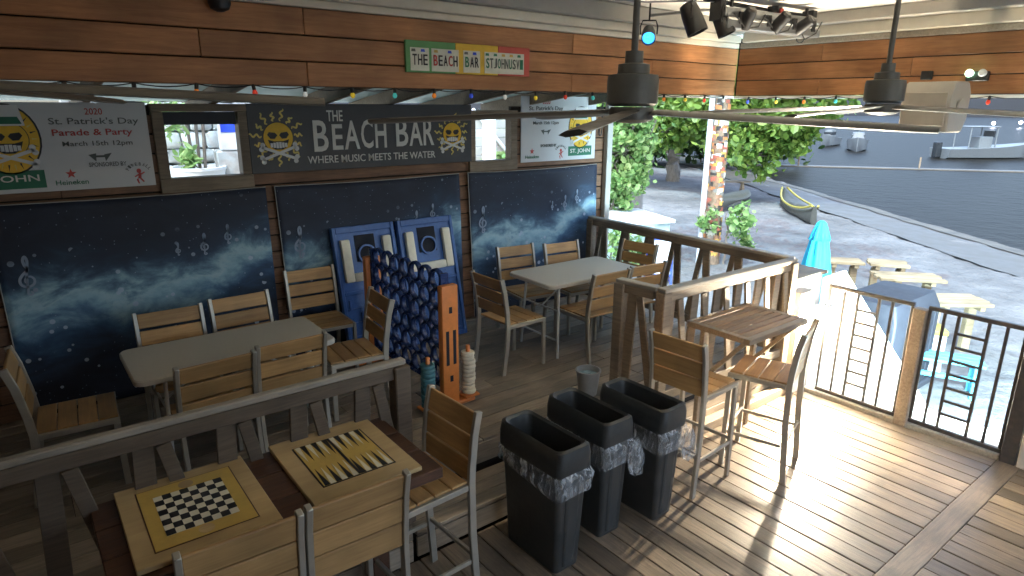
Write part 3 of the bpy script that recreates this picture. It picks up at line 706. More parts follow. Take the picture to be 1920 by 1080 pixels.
# ------------------------------------------------------------------ bins
def rrect(hx, hy, r, z, n=4, dx=0, dy=0):
    pts = []
    for cx, cy, a0 in ((hx - r, hy - r, 0), (-hx + r, hy - r, 90), (-hx + r, -hy + r, 180), (hx - r, -hy + r, 270)):
        for i in range(n + 1): a = rad(a0 + 90 * i / n); pts.append((dx + cx + r * cos(a), dy + cy + r * sin(a), z))
    return pts
def trash_bin(label, c, rz, seed, bag):
    t = thing('trash_bin', label, 'trash bin', (c[0], c[1], 0), rz, 'slim black trash bins before the stage')
    MB().loft([rrect(.092, .225, .025, 0), rrect(.096, .232, .03, .01), rrect(.118, .262, .035, .66), rrect(.128, .272, .035, .665), rrect(.128, .272, .035, .70), rrect(.11, .255, .03, .70), rrect(.10, .24, .03, .3)], True).build('bin_body', 'bin', t, 0, True)
    for s in (-1, 1):
        MB().loft([[(x, s * y, z) for x, y, z in ((-.05, .232, .03), (.05, .232, .03), (.06, .262, .64), (-.06, .262, .64))], [(x, s * y, z) for x, y, z in ((-.035, .245, .04), (.035, .245, .04), (.04, .272, .63), (-.04, .272, .63))]]).build('end_rib', 'bin', t, .003)
    lid = MB().loft([rrect(.132, .276, .04, .672), rrect(.136, .282, .045, .68), rrect(.132, .285, .045, .75), rrect(.122, .280, .045, .805), rrect(.108, .262, .045, .818), rrect(.094, .245, .045, .806), rrect(.080, .225, .04, .72), rrect(.075, .215, .04, .58)], False).build('drop_lid', 'bin', t, 0, True)
    for v in lid.data.vertices:                                     # the rim rises towards both ends
        if v.co.z > .74: v.co.z += .03 * (v.co.y / .28) ** 2 - .012
    rnd = random.Random(seed); rings = []
    for j in range(6):
        ring = []
        z = .672 - j * .022
        base = rrect(.134 + .006 * sin(j * 2.1), .278 + .008 * sin(j * 1.7), .04, z, 8)
        for i, p in enumerate(base):
            k = 1 + rnd.uniform(-.02, .05) * (1 if j else .3)
            front = max(0, -p[1] / .28)
            ring.append((p[0] * k, p[1] * k - .02 * front * sin(j * .9) , p[2] + rnd.uniform(-.01, .01) - .05 * front * j / 5))
        rings.append(ring)
    MB().loft(rings, False).build('liner_cuff', 'liner', t, 0, 'all')
    if bag:
        prof = [(.015, .02), (.022, -.01), (.040, -.06), (.055, -.12), (.060, -.17), (.045, -.22), (.012, -.24)]; rg = []
        for r, z in prof: rg.append([(r * (1 + rnd.uniform(-.3, .35)) * cos(2 * pi * k / 14), r * .7 * (1 + rnd.uniform(-.3, .35)) * sin(2 * pi * k / 14), z + rnd.uniform(-.006, .006)) for k in range(14)])
        MB().loft(rg).build('liner_knot', 'liner', t, 0, 'all', loc=(.135, -.30, .65))
    return t
trash_bin('nearest of three black trash bins, beside the game counter stool', (2.275, 2.60), rad(1), 1, False)
trash_bin('middle one of three black trash bins in front of the stage step', (2.725, 2.68), rad(0), 2, True)
trash_bin('third black trash bin beside the bar stool of the high table', (3.135, 2.59), rad(2), 3, True)
bk = thing('bucket', 'small grey bucket of ice water on the stage edge behind the third bin', 'bucket', (3.53, 3.50, SZ + .001))
MB().lathe([(.075, 0), (.10, .20), (.106, .20), (.106, .215), (.094, .215), (.088, .16)], 22).build('bucket_body', 'bucket', bk, 0, True)
MB().lathe([(.089, .165), (.089, .17)], 22).build('ice_water', 'icewater', bk)
MB().tube([(.103 * cos(a), .03 * abs(sin(a)) + .01, .20 - .05 * sin(a)) for a in lin(0, pi, 9)], .003, 5).build('handle', 'steel', bk)

# ------------------------------------------------------------------ giant grid game, ring towers, toss boards
g = thing('grid_game', 'giant navy blue four-in-a-row grid with orange posts on the stage', 'game', (2.50, 4.00, SZ), rad(91.5))   # local x towards the wall
GL, cell = 1.22, .155
for x in (0, GL):
    m_ = MB().box(-.035, .035, -.075, .075, 0, 1.0).build('post', 'orange', g, .02, True, loc=(x, 0, .0), seg=2)
    for s in (-1, 1):
        MB().box(-.0375, .0375, s * .032 - .012, s * .032 + .012, .34, .62).build('slot', 'hole', g, loc=(x, 0, 0)) if False else None
    sg = -1 if x == 0 else 1
    for yy, z0, z1 in ((-.032, .36, .64), (.032, .36, .64), (0, .22, .27), (0, .78, .83)):
        MB().box(sg * .034, sg * .0365, yy - .014, yy + .014, z0, z1).build('recess', 'hole', g, loc=(x, 0, 0))
    MB().box(-.05, .05, -.22, .24, 0, .035).build('foot', 'orange', g, .012, True, loc=(x, 0, 0))
ring = MB()
R1, R2, hw = cell * .535, cell * .40, .014
prof = [(R2, -hw), (R2, hw), (R2 + .008, hw + .010), (R1 - .008, hw + .010), (R1, hw), (R1, -hw), (R1 - .008, -hw - .010), (R2 + .008, -hw - .010)]
n = 18; vs = [(r * cos(2 * pi * k / n), y, r * sin(2 * pi * k / n)) for k in range(n) for r, y in prof]
fs = [(k * 8 + j, k * 8 + (j + 1) % 8, ((k + 1) % n) * 8 + (j + 1) % 8, ((k + 1) % n) * 8 + j) for k in range(n) for j in range(8)]
ring.add(vs, fs); rme = ring.mesh('ring', 'bluegrid', 0, True)
for i in range(7):
    for j in range(6): obj('ring', rme, g, (.145 + i * cell, 0, .24 + j * cell))
for i in range(7): 
    MB().loft([[(R1 * 1.0 * cos(a), y, R1 * sin(a)) for a in lin(0, pi, 9)] for y in (-hw - .012, hw + .012)], False).build('top_scallop', 'bluegrid', g, loc=(.145 + i * cell, 0, .24 + 5 * cell + .002)) if False else None
MB().box(.045, GL - .045, -.035, .035, .135, .160).build('release_bar', 'bluegrid', g, .006)
for x in (.052, GL - .052): MB().box(x - .014, x + .014, -.036, .036, .15, .24 + 5.4 * cell).build('side_frame', 'bluegrid', g, .004)
def ring_tower(label, c, m, n):
    t = thing('disc_tower', label, 'game', (c[0], c[1], SZ))
    MB().box(-.07, .07, -.07, .07, .036, .055).build('foot', 'orange', t, .006)
    MB().tube([(0, 0, .055), (0, 0, .075 + n * .036 + .03)], .018, 10).build('rod', 'orange', t, .004, True)
    d = MB().lathe([(.028, 0), (.052, 0), (.0565, .008), (.0565, .024), (.052, .032), (.028, .032)], 20)
    fs = [(k, (k + 1) % 20, 100 + (k + 1) % 20, 100 + k) for k in range(20)]
    dm = d.mesh('disc', m, 0, True)
    for i in range(n): obj('disc', dm, t, (random.uniform(-.005, .005), random.uniform(-.005, .005), .06 + i * .0355))
ring_tower('stack of cream discs on an orange rod beside the orange game post', (2.69, 4.02), 'cream_ring', 10)
ring_tower('stack of teal discs on an orange rod left of the orange game post', (2.30, 3.985), 'teal_ring', 10)
def toss_board(label, xc, lean):
    t = thing('toss_board', label, 'game', (xc, 5.34, SZ), 0, 'blue toss boards leaning on the wall'); t.rotation_euler = (-rad(lean), 0, 0)
    W, Hh = .315, 1.24
    MB().box(-W, W, .012, .05, 0, Hh).build('back_panel', 'blueplastic', t, .006)
    for x0, x1, z0, z1 in ((-W, -W + .035, 0, Hh), (W - .035, W, 0, Hh), (-W + .036, W - .036, Hh - .06, Hh), (-W + .036, W - .036, 0, .045), (-W + .036, W - .036, .60, .635)):
        MB().box(x0, x1, -.012, .011, z0, z1).build('rim', 'blueplastic', t, .005)
    # U-shaped cream trough
    MB().box(-.255, -.165, -.045, .011, .72, 1.12).build('trough_arm', 'ivory', t, .018, True, seg=2); MB().box(.165, .255, -.045, .011, .72, 1.12).build('trough_arm', 'ivory', t, .018, True, seg=2)
    MB().box(-.164, .164, -.042, .011, .72, .80).build('trough_base', 'ivory', t, .015, True, seg=2)
    MB().box(-.10, .10, .004, .0115, .90, 1.15).build('dark_recess', 'hole', t)
    m = MB(); rr_ = [(.075, -.02), (.092, -.02), (.092, .008), (.075, .008)]; n = 20
    m.add([(r * cos(2 * pi * k / n), y, .965 + r * sin(2 * pi * k / n)) for k in range(n) for r, y in rr_], [(k * 4 + j, k * 4 + (j + 1) % 4, ((k + 1) % n) * 4 + (j + 1) % 4, ((k + 1) % n) * 4 + j) for k in range(n) for j in range(4)])
    m.build('hole_ring', 'blueplastic', t, 0, True)
    for i in range(5):
        for j in range(4):
            if (i + j) % 2: MB().box(-.25 + i * .105, -.25 + i * .105 + .02, -.006, .0115, .08 + j * .125, .18 + j * .125).build('stiffener', 'blueplastic', t, .003)
    for j in range(4): MB().box(-.26, .26, -.004, .0112, .075 + j * .13 - .008, .075 + j * .13 + .008).build('stiffener', 'blueplastic', t)
    return t
toss_board('blue toss board with cream U trough leaning on the wall, left of two', 2.585, 13)
toss_board('blue toss board with cream U trough leaning on the wall, right of two', 3.255, 13)

# ------------------------------------------------------------------ banners with printed notes
CLEF = [(.02, -.30), (.05, -.335), (.02, -.36), (-.02, -.34), (-.01, -.25), (.0, -.05), (.03, .12), (.045, .24), (.02, .31), (-.01, .25), (.0, .16), (.03, .08), (-.05, .0), (-.10, -.08), (-.09, -.17), (-.01, -.22), (.08, -.18), (.10, -.10), (.05, -.04), (-.02, -.07), (-.03, -.13), (.01, -.16)]
def ribbon2(pts, wd, y, th=.001):
    m = MB(); P = [Vector(p) for p in pts]
    Q = []
    for i in range(len(P) - 1):
        p0, p1, p2, p3 = P[max(i - 1, 0)], P[i], P[i + 1], P[min(i + 2, len(P) - 1)]
        for s in range(4):
            t = s / 4; Q.append(.5 * ((2 * p1) + (-p0 + p2) * t + (2 * p0 - 5 * p1 + 4 * p2 - p3) * t * t + (-p0 + 3 * p1 - 3 * p2 + p3) * t ** 3))
    Q.append(P[-1]); L = []; Rr = []
    for i, p in enumerate(Q):
        d = (Q[min(i + 1, len(Q) - 1)] - Q[max(i - 1, 0)])
        d = d.normalized() if d.length > 1e-9 else Vector((0, 1)); nr = Vector((-d.y, d.x))
        ww = wd * (.55 + .45 * sin(pi * i / (len(Q) - 1)))
        L.append(p + nr * ww / 2); Rr.append(p - nr * ww / 2)
    for i in range(len(Q) - 1):
        m.add([(L[i].x, y, L[i].y), (Rr[i].x, y, Rr[i].y), (Rr[i + 1].x, y, Rr[i + 1].y), (L[i + 1].x, y, L[i + 1].y)], [(0, 1, 2, 3)])
    return m
M['noteink'] = mat('note_ink', (.26, .32, .42), .6, .1, rand=0, bump=0)
def banner(label, x0, x1, skew, shift, sag):
    wd = x1 - x0; t = thing('wall_banner', label, 'banner', (x0, WY - .022, 1.985), 0, 'printed sea banners on the wall')
    nx_, nz = 40, 26; vs = []; fs = []; Hh = 1.60
    rn = lambda u, v: .010 * mn.noise((u * 3 + shift, v * 2, 0)) + .006 * sin(u * 7 + shift) * v
    for j in range(nz):
        v = j / (nz - 1)
        for i in range(nx_):
            u = i / (nx_ - 1)
            top = -sag * sin(pi * u) * (1 - v)
            vs.append((wd * u + skew * v * (1 - .2 * u), -.012 - abs(rn(u, v)), top - Hh * v))
    for j in range(nz - 1):
        for i in range(nx_ - 1): a = j * nx_ + i; fs.append((a, a + nx_, a + nx_ + 1, a + 1))
    o = MB().add(vs, fs).build('cloth', cloth_mat('banner_print', shift, 0), t, 0, 'all')
    md = o.modifiers.new('thickness', 'SOLIDIFY'); md.thickness = .003; md.offset = -1
    e = MB().tube([(wd * u, -.014, -sag * sin(pi * u) + .002) for u in lin(0, 1, 14)], .004, 5).build('hem', 'trimgrey', t, 0, True)
    hm = MB().tube([(skew * v, -.020, -Hh * v) for v in lin(0, 1, 8)], .004, 5).build('hem', 'trimgrey', t, 0, True)
    for (cx, cz, s) in ((.16, -.50, .42), (1.36, -.42, .26), (1.55, -.36, .24), (1.16, -.44, .15)):
        obj('printed_note', ribbon2([(p[0] * s, p[1] * s) for p in CLEF], .028 * (s + .25), 0).mesh('printed_note', 'noteink'), t, (cx + skew * .3, -.030, cz))
    for (cx, cz) in ((.20, -.62), (1.27, -.50), (1.62, -.42)):
        m = MB(); m.lathe([(.001, 0), (.016, 0), (.016, .0008)], 10)
        o = m.build('printed_note', 'noteink', t, 0, False, loc=(cx, -.030, cz)); o.rotation_euler = (pi / 2, 0, 0)
    return t
banner('dark navy sea banner at the left behind the white folding table', -.16, 1.745, .01, 0.0, .010)
banner('navy sea banner behind the two blue toss boards', 1.82, 3.725, .05, 3.1, .012)
banner('brighter blue sea banner on the wall behind the right table', 3.83, 5.73, .07, 0.35, .016)

# ------------------------------------------------------------------ emblem used on the signs
def ell(cx, cz, rx, rz, n=20, a0=0, a1=360): return [(cx + rx * cos(rad(a0 + (a1 - a0) * i / n)), cz + rz * sin(rad(a0 + (a1 - a0) * i / n))) for i in range(n + (0 if a1 - a0 >= 360 else 1))]
def emblem(t, cx, y, cz, r, hat=False, wreath=False):
    def put(name, m, mm): return mm.build(name, m, t)
    if wreath:
        put('sun_halo', 'inkblack', MB().flat(ell(cx, cz, r * 1.62, r * 2.0, 28), y, .001))
        put('sun_halo', 'yellow', MB().flat(ell(cx, cz, r * 1.52, r * 1.9, 28), y - .001, .001))
        for i in range(26):
            a = 2 * pi * i / 26; c_, s_ = cos(a), sin(a)
            put('ray', 'inkblack' if i % 2 else 'paleyellow', MB().flat([(cx + c_ * r * 1.15 - s_ * r * .05, cz + s_ * r * 1.45 + c_ * r * .05), (cx + c_ * r * 1.15 + s_ * r * .05, cz + s_ * r * 1.45 - c_ * r * .05), (cx + c_ * r * 1.48, cz + s_ * r * 1.86)], y - .002, .001))
    else:
        for i in range(15):
            a = 2 * pi * (i + .25) / 15; L = r * (1.95 if i % 2 else 1.7); pts = []
            for k in range(9):
                q_ = 1.12 * r + (L - 1.12 * r) * k / 8; off = .10 * r * sin(k * 1.5)
                pts.append((cx + cos(a) * q_ - sin(a) * off, cz + sin(a) * q_ + cos(a) * off))
            me = ribbon2(pts, r * .13, 0); m2 = MB()
            o = me.build('ray', 'paleyellow', t); o.location = (0, y - .002, 0)
    put('sun_disc', 'inkblack', MB().flat(ell(cx, cz, r * 1.04, r * 1.04, 28), y - .003, .001))
    put('sun_disc', 'yellow', MB().flat(ell(cx, cz, r, r, 28), y - .004, .001))
    for s in (-1, 1):
        put('sunglass_lens', 'inkblack', MB().flat([(cx + s * r * a_, cz + r * b_) for a_, b_ in ((.06, .16), (.2, .33), (.62, .38), (.74, .2), (.55, -.06), (.25, -.08))], y - .005, .001))
    put('grin', 'inkblack', MB().flat([(cx + r * a_, cz + r * b_) for a_, b_ in ((-.72, -.12), (-.3, -.24), (.3, -.24), (.72, -.12), (.55, -.62), (.25, -.8), (-.25, -.8), (-.55, -.62))], y - .005, .001))
    tm = MB()
    for i in range(6):
        x0 = cx + r * (-.57 + i * .195); hh = .44 - .16 * abs(i - 2.5) / 2.5
        tm.flat([(x0, cz - r * (.5 - hh / 2)), (x0 + r * .165, cz - r * (.5 - hh / 2)), (x0 + r * .165, cz - r * (.5 + hh / 2)), (x0, cz - r * (.5 + hh / 2))], y - .006, .001)
    put('teeth', 'inkwhite', tm)
    for s in (-1, 1):
        a, b = Vector((cx - s * r * 1.15, cz - r * 1.45)), Vector((cx + s * r * 1.15, cz - r * .62)); d = (b - a).normalized(); nr = Vector((-d.y, d.x)) * r * .095
        bm_ = MB().flat([tuple(a + nr), tuple(a - nr), tuple(b - nr), tuple(b + nr)], y - .0065 - .0012 * (s > 0), .001)
        for e in (a, b):
            for q_ in (-1, 1): c = e + Vector((-d.y, d.x)) * r * .15 * q_; bm_.flat(ell(c.x, c.y, r * .17, r * .17, 10), y - .0065 - .0012 * (s > 0), .001)
        put('crossed_bone', 'inkwhite', bm_)
    if hat:
        put('hat', 'inkwhite', MB().flat([(cx - r * .95, cz + r * .75), (cx + r * .95, cz + r * .75), (cx + r * .75, cz + r * 1.9), (cx - r * .75, cz + r * 1.9)], y - .0055, .001))
        put('hat', 'inkgreen', MB().flat([(cx - r * .82, cz + r * .85), (cx + r * .82, cz + r * .85), (cx + r * .66, cz + r * 1.25), (cx - r * .66, cz + r * 1.25)], y - .0068, .001))
bs = thing('bar_sign', 'long charcoal sign with cream bar name between two sun emblems', 'sign', (0, 0, 0))
bs.location = (2.77, WY - .002, 2.10)
MB().box(-1.12, 1.12, -.03, 0, 0, .575).build('panel', 'signblack', bs, .004)
def L2(parent, s, m, x, z, h, w_, bold=.0): return lettering(parent, s, m, x, -.030, z, h, w_, bold)
L2(bs, 'THE', 'letter', -.36, .425, .095, .15, .012)
for ch, x, ww, h, z in (('B', -.50, .135, .27, .165), ('E', -.345, .10, .225, .175), ('A', -.205, .15, .255, .175), ('C', -.055, .12, .26, .178), ('H', .085, .115, .265, .178), ('B', .31, .13, .262, .185), ('A', .46, .145, .255, .185), ('R', .605, .12, .262, .185)):
    L2(bs, ch, 'letter', x, z, h, ww, .014)
L2(bs, 'WHERE MUSIC MEETS THE WATER', 'letter', .02, .062, .066, 1.31, .006)
emblem(bs, -.877, -.030, .295, .125); emblem(bs, .88, -.030, .29, .108)
def poster(label, x0, x1, z0, z1, sunx, tx, flip):
    w_ = x1 - x0; h = z1 - z0
    t = thing('event_poster', label, 'poster', (x0, WY - .003, z0), 0, 'white event posters on the wall')
    MB().box(0, w_, -.012, 0, 0, h).build('panel', 'poster', t, .002)
    y = -.012
    emblem(t, sunx, y, .37, .12 if not flip else .12, True, True)
    MB().flat([(sunx - .30, .03), (sunx + .175, .03), (sunx + .175, .155), (sunx - .30, .155)] if not flip else [(sunx - .19, .045), (sunx + .19, .045), (sunx + .19, .155), (sunx - .19, .155)], y, .001).build('name_band', 'inkgreen', t)
    lettering(t, 'ST. JOHN', 'letter', sunx - (0 if flip else .06), y - .0015, .065, .06, .32 if flip else .40, .012)
    lettering(t, "2020", 'inkred', tx, y, h - .085, .045, .11, .008)
    lettering(t, "St. Patrick's Day", 'inkgrey', tx, y, h - .165, .06, .56 if not flip else .5, .006)
    lettering(t, 'Parade & Party', 'inkred', tx - .02, y, h - .245, .06, .50 if not flip else .44, .012)
    lettering(t, 'March 15th 12pm', 'inkgrey', tx, y, h - .315, .045, .44 if not flip else .38, .006)
    m = MB()
    for k in (-1, 1): m.flat([(tx + k * .05 - .025, h - .37), (tx + k * .05 + .025, h - .36), (tx + k * .03, h - .42)], y, .001)
    m.flat([(tx - .05, h - .39), (tx + .05, h - .39), (tx + .05, h - .375), (tx - .05, h - .375)], y - .0012, .001); m.build('printed_mark', 'inkgrey', t)
    lettering(t, 'SPONSORED BY', 'inkgrey', tx + .04, y, .16, .032, .24, .012)
    bx = tx - .20
    MB().flat([(bx + (.036 if i % 2 == 0 else .015) * sin(pi * i / 5), .118 + (.036 if i % 2 == 0 else .015) * cos(pi * i / 5)) for i in range(10)], y, .001).build('printed_star', 'inkred', t)
    lettering(t, 'Heineken', 'inkgreen', bx, y, .040, .035, .20, .01)
    fx = tx + .235
    for i in range(8):
        a = rad(155 - i * 18.5)
        lettering(t, 'FIREBALL'[i], 'inkgrey', fx + .07 * cos(a), y, .105 + .05 * sin(a), .024, .014, .012, ry=-(a - pi / 2))
    m = MB().flat(ell(fx, .115, .016, .018, 10), y, .001)
    for pts in (((-.004, .10), (.014, .10), (.010, .055), (-.012, .06)), ((.01, .062), (.03, .035), (.022, .028), (0, .055)), ((-.012, .062), (-.004, .02), (-.014, .02), (-.024, .05)), ((-.004, .095), (-.034, .075), (-.03, .068), (0, .085)), ((.012, .095), (.036, .11), (.038, .10), (.014, .085))):
        m.flat([(fx + a_, b_) for a_, b_ in pts], y - .0012, .001)
    m.build('printed_figure', 'inkred', t)
    return t
poster('white event poster with sun emblem at the left end of the wall', -.46, .92, 2.058, 2.675, .52 - .02, .0, False) if False else None
pst = poster('white event poster cut by the left photo edge', -.28, .92, 2.058, 2.675, .33, .86, False)
poster('white event poster hanging near the open right end of the wall', 4.56, 5.71, 2.055, 2.77, .90, .36, True)
tag(MB().tube([(5.775 + .028 * cos(a), WY - .03, 2.42 + .10 * sin(a)) for a in lin(0, 2 * pi, 20)], .007, 6).tube([(5.80, WY - .03, 2.42), (5.80, WY - .03, 2.74)], .01, 6).build('cable_coil', 'cable', smooth=True), 'coiled dark cable hanging on the wall beside the right poster', 'cable')

# ------------------------------------------------------------------ plate sign
ps = thing('plate_sign', 'green yellow and red board with four licence plates on the fascia', 'sign', (2.865, FY - .001, 2.892))
for a, b, m in ((-.55, -.14, 'signgreen'), (-.139, .245, 'signyellow'), (.246, .555, 'signred')): MB().box(a, b, -.02, 0, 0, .212).build('painted_board', m, ps, .003)
for s, x0, x1, m in (('THE', -.515, -.365, 'inkblack'), ('BEACH', -.345, -.115, 'inkblack'), ('BAR', -.075, .075, 'inkblack'), ('STJOHNUSVI', .115, .495, 'inkgrey')):
    lp = MB().box(x0, x1, -.024, -.0205, .012, .165).build('licence_plate', 'platewhite', ps, .001)
    n = len(s); ww = (x1 - x0 - .02) / n
    for i, chh in enumerate(s):
        lettering(lp, chh, m if i % 3 or s == 'THE' else ('inkred' if s == 'BEACH' else 'inkgreen'), x0 + .01 + ww * (i + .5), -.024, .05, .072, ww * .78, .01)
    for i in range(max(2, n // 2)):
        a = x0 + (x1 - x0) * (i + .3) / max(2, n // 2)
        MB().flat([(a - .015, .138), (a + .02, .138), (a + .016, .156), (a - .012, .156)], -.024, .0008).build('printed_band', random.choice(['inkyellow', 'inkgreen', 'inkgrey', 'bluepaint']), lp)

# ------------------------------------------------------------------ string lights
bulb_me = {}
def bulb(t, kind, loc, rng):
    key = kind
    if key not in bulb_me:
        bulb_me[key] = MB().lathe([(.0005, -.066), (.009, -.063), (.0155, -.053), (.0165, -.045), (.012, -.034), (.008, -.024)], 12).mesh('bulb', 'bulb_' + kind, 0, 'all')
    if 'sock' not in bulb_me: bulb_me['sock'] = MB().lathe([(.011, -.030), (.012, -.004), (.006, .004)], 10).mesh('socket', 'cable', 0, True)
    r = (rng.uniform(-.12, .12), rng.uniform(-.12, .12), 0)
    obj('socket', bulb_me['sock'], t, loc, r); obj('bulb', bulb_me[key], t, loc, r)
def string_lights(label, pts, kinds, seed):
    t = thing('string_lights', label, 'string lights', pts[0], 0, 'coloured string lights'); o = Vector(pts[0]); rng = random.Random(seed)
    path = []
    for a, b in zip(pts, pts[1:]):
        a, b = Vector(a) - o, Vector(b) - o
        for k in range(6): s = k / 6; path.append(a.lerp(b, s) + Vector((0, 0, -.018 * 4 * s * (1 - s))))
    path.append(Vector(pts[-1]) - o)
    MB().tube(path, .0035, 5).build('wire', 'cable', t, 0, True)
    for p, k in zip(pts, kinds): bulb(t, k, tuple(Vector(p) - o), rng)
kl = ['clear', 'red', 'orange', 'orange', 'red', 'clear', 'yellow', 'teal', 'orange', 'blue', 'clear', 'yellow', 'red', 'teal', 'clear', 'green', 'orange', 'yellow', 'red', 'clear']
string_lights('string of coloured bulbs under the stage fascia', [(.0 + i * .318, FY - .012, FZ0 + .002 + random.uniform(-.006, .006)) for i in range(len(kl))], kl, 1)
kr = ['blue', 'yellow', 'orange', 'teal', 'clear', 'red', 'yellow', 'red', 'green', 'yellow', 'orange', 'blue']
string_lights('string of coloured bulbs under the sea side fascia', [(FX - .012, 4.02 - i * .305, FZ0 - .012 + random.uniform(-.006, .006)) for i in range(len(kr))], kr, 2)

# ------------------------------------------------------------------ ceiling fans
def fan_proto():
    t = thing('ceiling_fan', 'fan', 'ceiling fan', (0, 0, 0), 0, 'dark ceiling fans')
    MB().tube([(0, 0, .17), (0, 0, .80)], .014, 10).build('down_rod', 'fan', t, 0, True)
    MB().lathe([(.055, .80), (.06, .77), (.035, .72), (.016, .70)], 16).build('canopy', 'trim', t, 0, True)
    MB().lathe([(.035, .21), (.036, .165), (.062, .16), (.064, .125), (.098, .12), (.102, .10), (.102, .012), (.085, 0)], 26).build('motor_housing', 'fan', t, 0, True)
    MB().lathe([(.085, -.002), (.09, -.012), (.088, -.05), (.06, -.062), (.02, -.066)], 24).build('hub_cap', 'fan', t, 0, True)
    bl = MB()
    n = 12; top = []; bot = []
    rings = []
    for i in range(n):
        r = .10 + (1.06 - .10) * i / (n - 1); c = .050 + .008 * sin(pi * i / (n - 1)) if i < n - 1 else .038
        tw = rad(9); z = -.022 - .0 * r
        ring = []
        for k, (yy, th) in enumerate(((-1, 0), (-.5, 1), (.5, 1), (1, 0), (.5, -1), (-.5, -1))):
            y_, zz_ = yy * c, th * .008
            ring.append((r, y_ * cos(tw) - zz_ * sin(tw), z - .045 * (r - .1) + y_ * sin(tw) + zz_ * cos(tw)))
        rings.append(ring)
    me = MB().loft(rings).mesh('blade', 'blade', 0, True)
    for i in range(5): obj('blade', me, t, None, (0, 0, 2 * pi * i / 5))
    return t
f0 = fan_proto()
def dirang(a):   # angle measured right/forward of the view -> world
    a = rad(a); v = Vector((.79, -.613)) * cos(a) + Vector((.615, .789)) * sin(a); return math.atan2(v.y, v.x)
f0.location = (2.04, 1.84, 2.675); f0.rotation_euler[2] = dirang(180); f0['label'] = 'dark ceiling fan on a long rod in the middle, before the bar sign'
f1 = copy_tree(f0); f1.location = (3.93, 1.69, 2.70); f1.rotation_euler[2] = dirang(5); f1['label'] = 'ceiling fan on a long rod at the right before the hanging speaker'
f2 = copy_tree(f0); f2.location = (-.26, 2.16, 2.748); f2.rotation_euler[2] = rad(-20); f2['label'] = 'ceiling fan at the left of which only blades reach into view'

# ------------------------------------------------------------------ stage lights, speaker, small fittings
lb = thing('light_bar', 'long grey strip light fitting with cables hung below the ceiling', 'stage light', (5.22, 3.24, 3.27), rad(-4))
MB().box(-.62, .60, -.05, .05, .075, .15).build('upper_rail', 'steel', lb, .006); MB().box(-.60, .64, -.065, .045, -.01, .055).build('lamp_trough', 'steel', lb, .008)
MB().tube([(-.6, -.06, .065), (.6, -.06, .065)], .010, 8).build('pipe', 'white_metal', lb, 0, True)
for x in (-.45, -.1, .25, .52):
    MB().box(x - .025, x + .025, -.075, -.052, .03, .12).build('clamp', 'black', lb, .003)
MB().tube([(.10, -.03, .15), (.10, -.03, .19)], .02, 8).build('knob', 'inkred', lb, 0, True)
for x in (-.5, .5): MB().box(x - .01, x + .01, -.01, .01, .15, .225).build('hanger', 'black', lb)
MB().tube([(.42 + .05 * cos(a), -.02, -.03 + .03 * sin(a)) for a in lin(pi, 2 * pi, 8)], .005, 5).build('cable_loop', 'cable', lb)
for k, (x, yy) in enumerate(((-.40, .02), (-.02, -.01), (.33, .01))):
    MB().lathe([(.03, .10), (.045, .085), (.05, .02), (.052, -.06)], 14).build('lamp_can', 'black', lb, 0, True, loc=(x, -.10 + yy, .06), rot=(rad(35 + 10 * k), rad(12 * (k - 1)), 0))
MB().tube([(-.75, .06, .20), (.0, .10, .19), (.66, .04, .17)], .017, 8).build('pipe', 'black', lb, 0, True)
for k in range(3): MB().tube([(-.55 + k * .4, -.07, .10), (-.42 + k * .4, -.09, .0 - .02 * k), (-.25 + k * .4, -.08, .02), (-.15 + k * .4, -.06, .12)], .006, 5).build('cable', 'cable', lb, 0, True)
for x in (-.62, .1, .6): MB().box(x - .03, x + .03, -.02, .09, .05, .215).build('clamp', 'black', lb, .004)
def par_can(label, loc, tilt, rz, lens, s=1.0):
    t = thing('spot_can', label, 'stage light', loc, rz, 'stage spotlights'); t.scale = (s, s, s)
    can = MB().lathe([(.03, .10), (.05, .09), (.06, .03), (.065, -.09), (.062, -.09), (.055, .0)], 18, cap=False).build('can', 'black', t, 0, True, rot=(tilt, 0, 0))
    MB().lathe([(.055, -.075), (.0549, -.07)], 18).build('lens', lens, t, rot=(tilt, 0, 0))
    MB().tube([(-.075, 0, -.0), (-.078, 0, .07), (-.06, 0, .12), (.06, 0, .12), (.078, 0, .07), (.075, 0, 0)], .007, 6).build('yoke', 'black', t, 0, True)
    MB().tube([(0, 0, .12), (0, 0, (3.49 - loc[2]) / s - .0)], .009, 6).build('hanger', 'black', t, 0, True)
par_can('dark spotlight can left of the grey light bar', (4.36, 3.36, 3.32), rad(-25), rad(30), 'hole', 1.25)
par_can('second dark spotlight can touching the grey light bar', (4.66, 3.30, 3.31), rad(-25), rad(30), 'hole', 1.1)
par_can('small spotlight with a glowing blue lens above the stage fascia', (4.44, 3.86, 3.25), rad(-60), rad(-48), 'lampblue', .9)
tag(MB().tube([(4.46, 3.87, 3.40), (4.66, 3.5, 3.42), (5.0, 3.34, 3.43)], .014, 8).tube([(3.6, 3.9, 3.47), (4.1, 3.6, 3.44), (4.36, 3.4, 3.45), (4.7, 3.3, 3.46)], .006, 5).build('light_pole', 'steel', smooth=True), 'thin pipe and cable linking the spotlights below the ceiling', 'pipe')
spk = thing('loudspeaker', 'cream loudspeaker cabinet hanging from the sea side fascia', 'speaker', (5.88, 2.14, 2.49), rad(-97))
hx, hz = .185, .37
prof = [(-.13, .0), (.10, .0), (.15, .10), (.15, .30), (.10, .38), (-.10, .38), (-.15, .28)]
MB().loft([[(-hx, y, z) for y, z in prof], [(hx, y, z) for y, z in prof]]).build('cabinet', 'speaker', spk, .012, True)
MB().box(-hx + .02, hx - .02, -.155, -.142, .05, .30).build('grille', 'speaker', spk, .004)
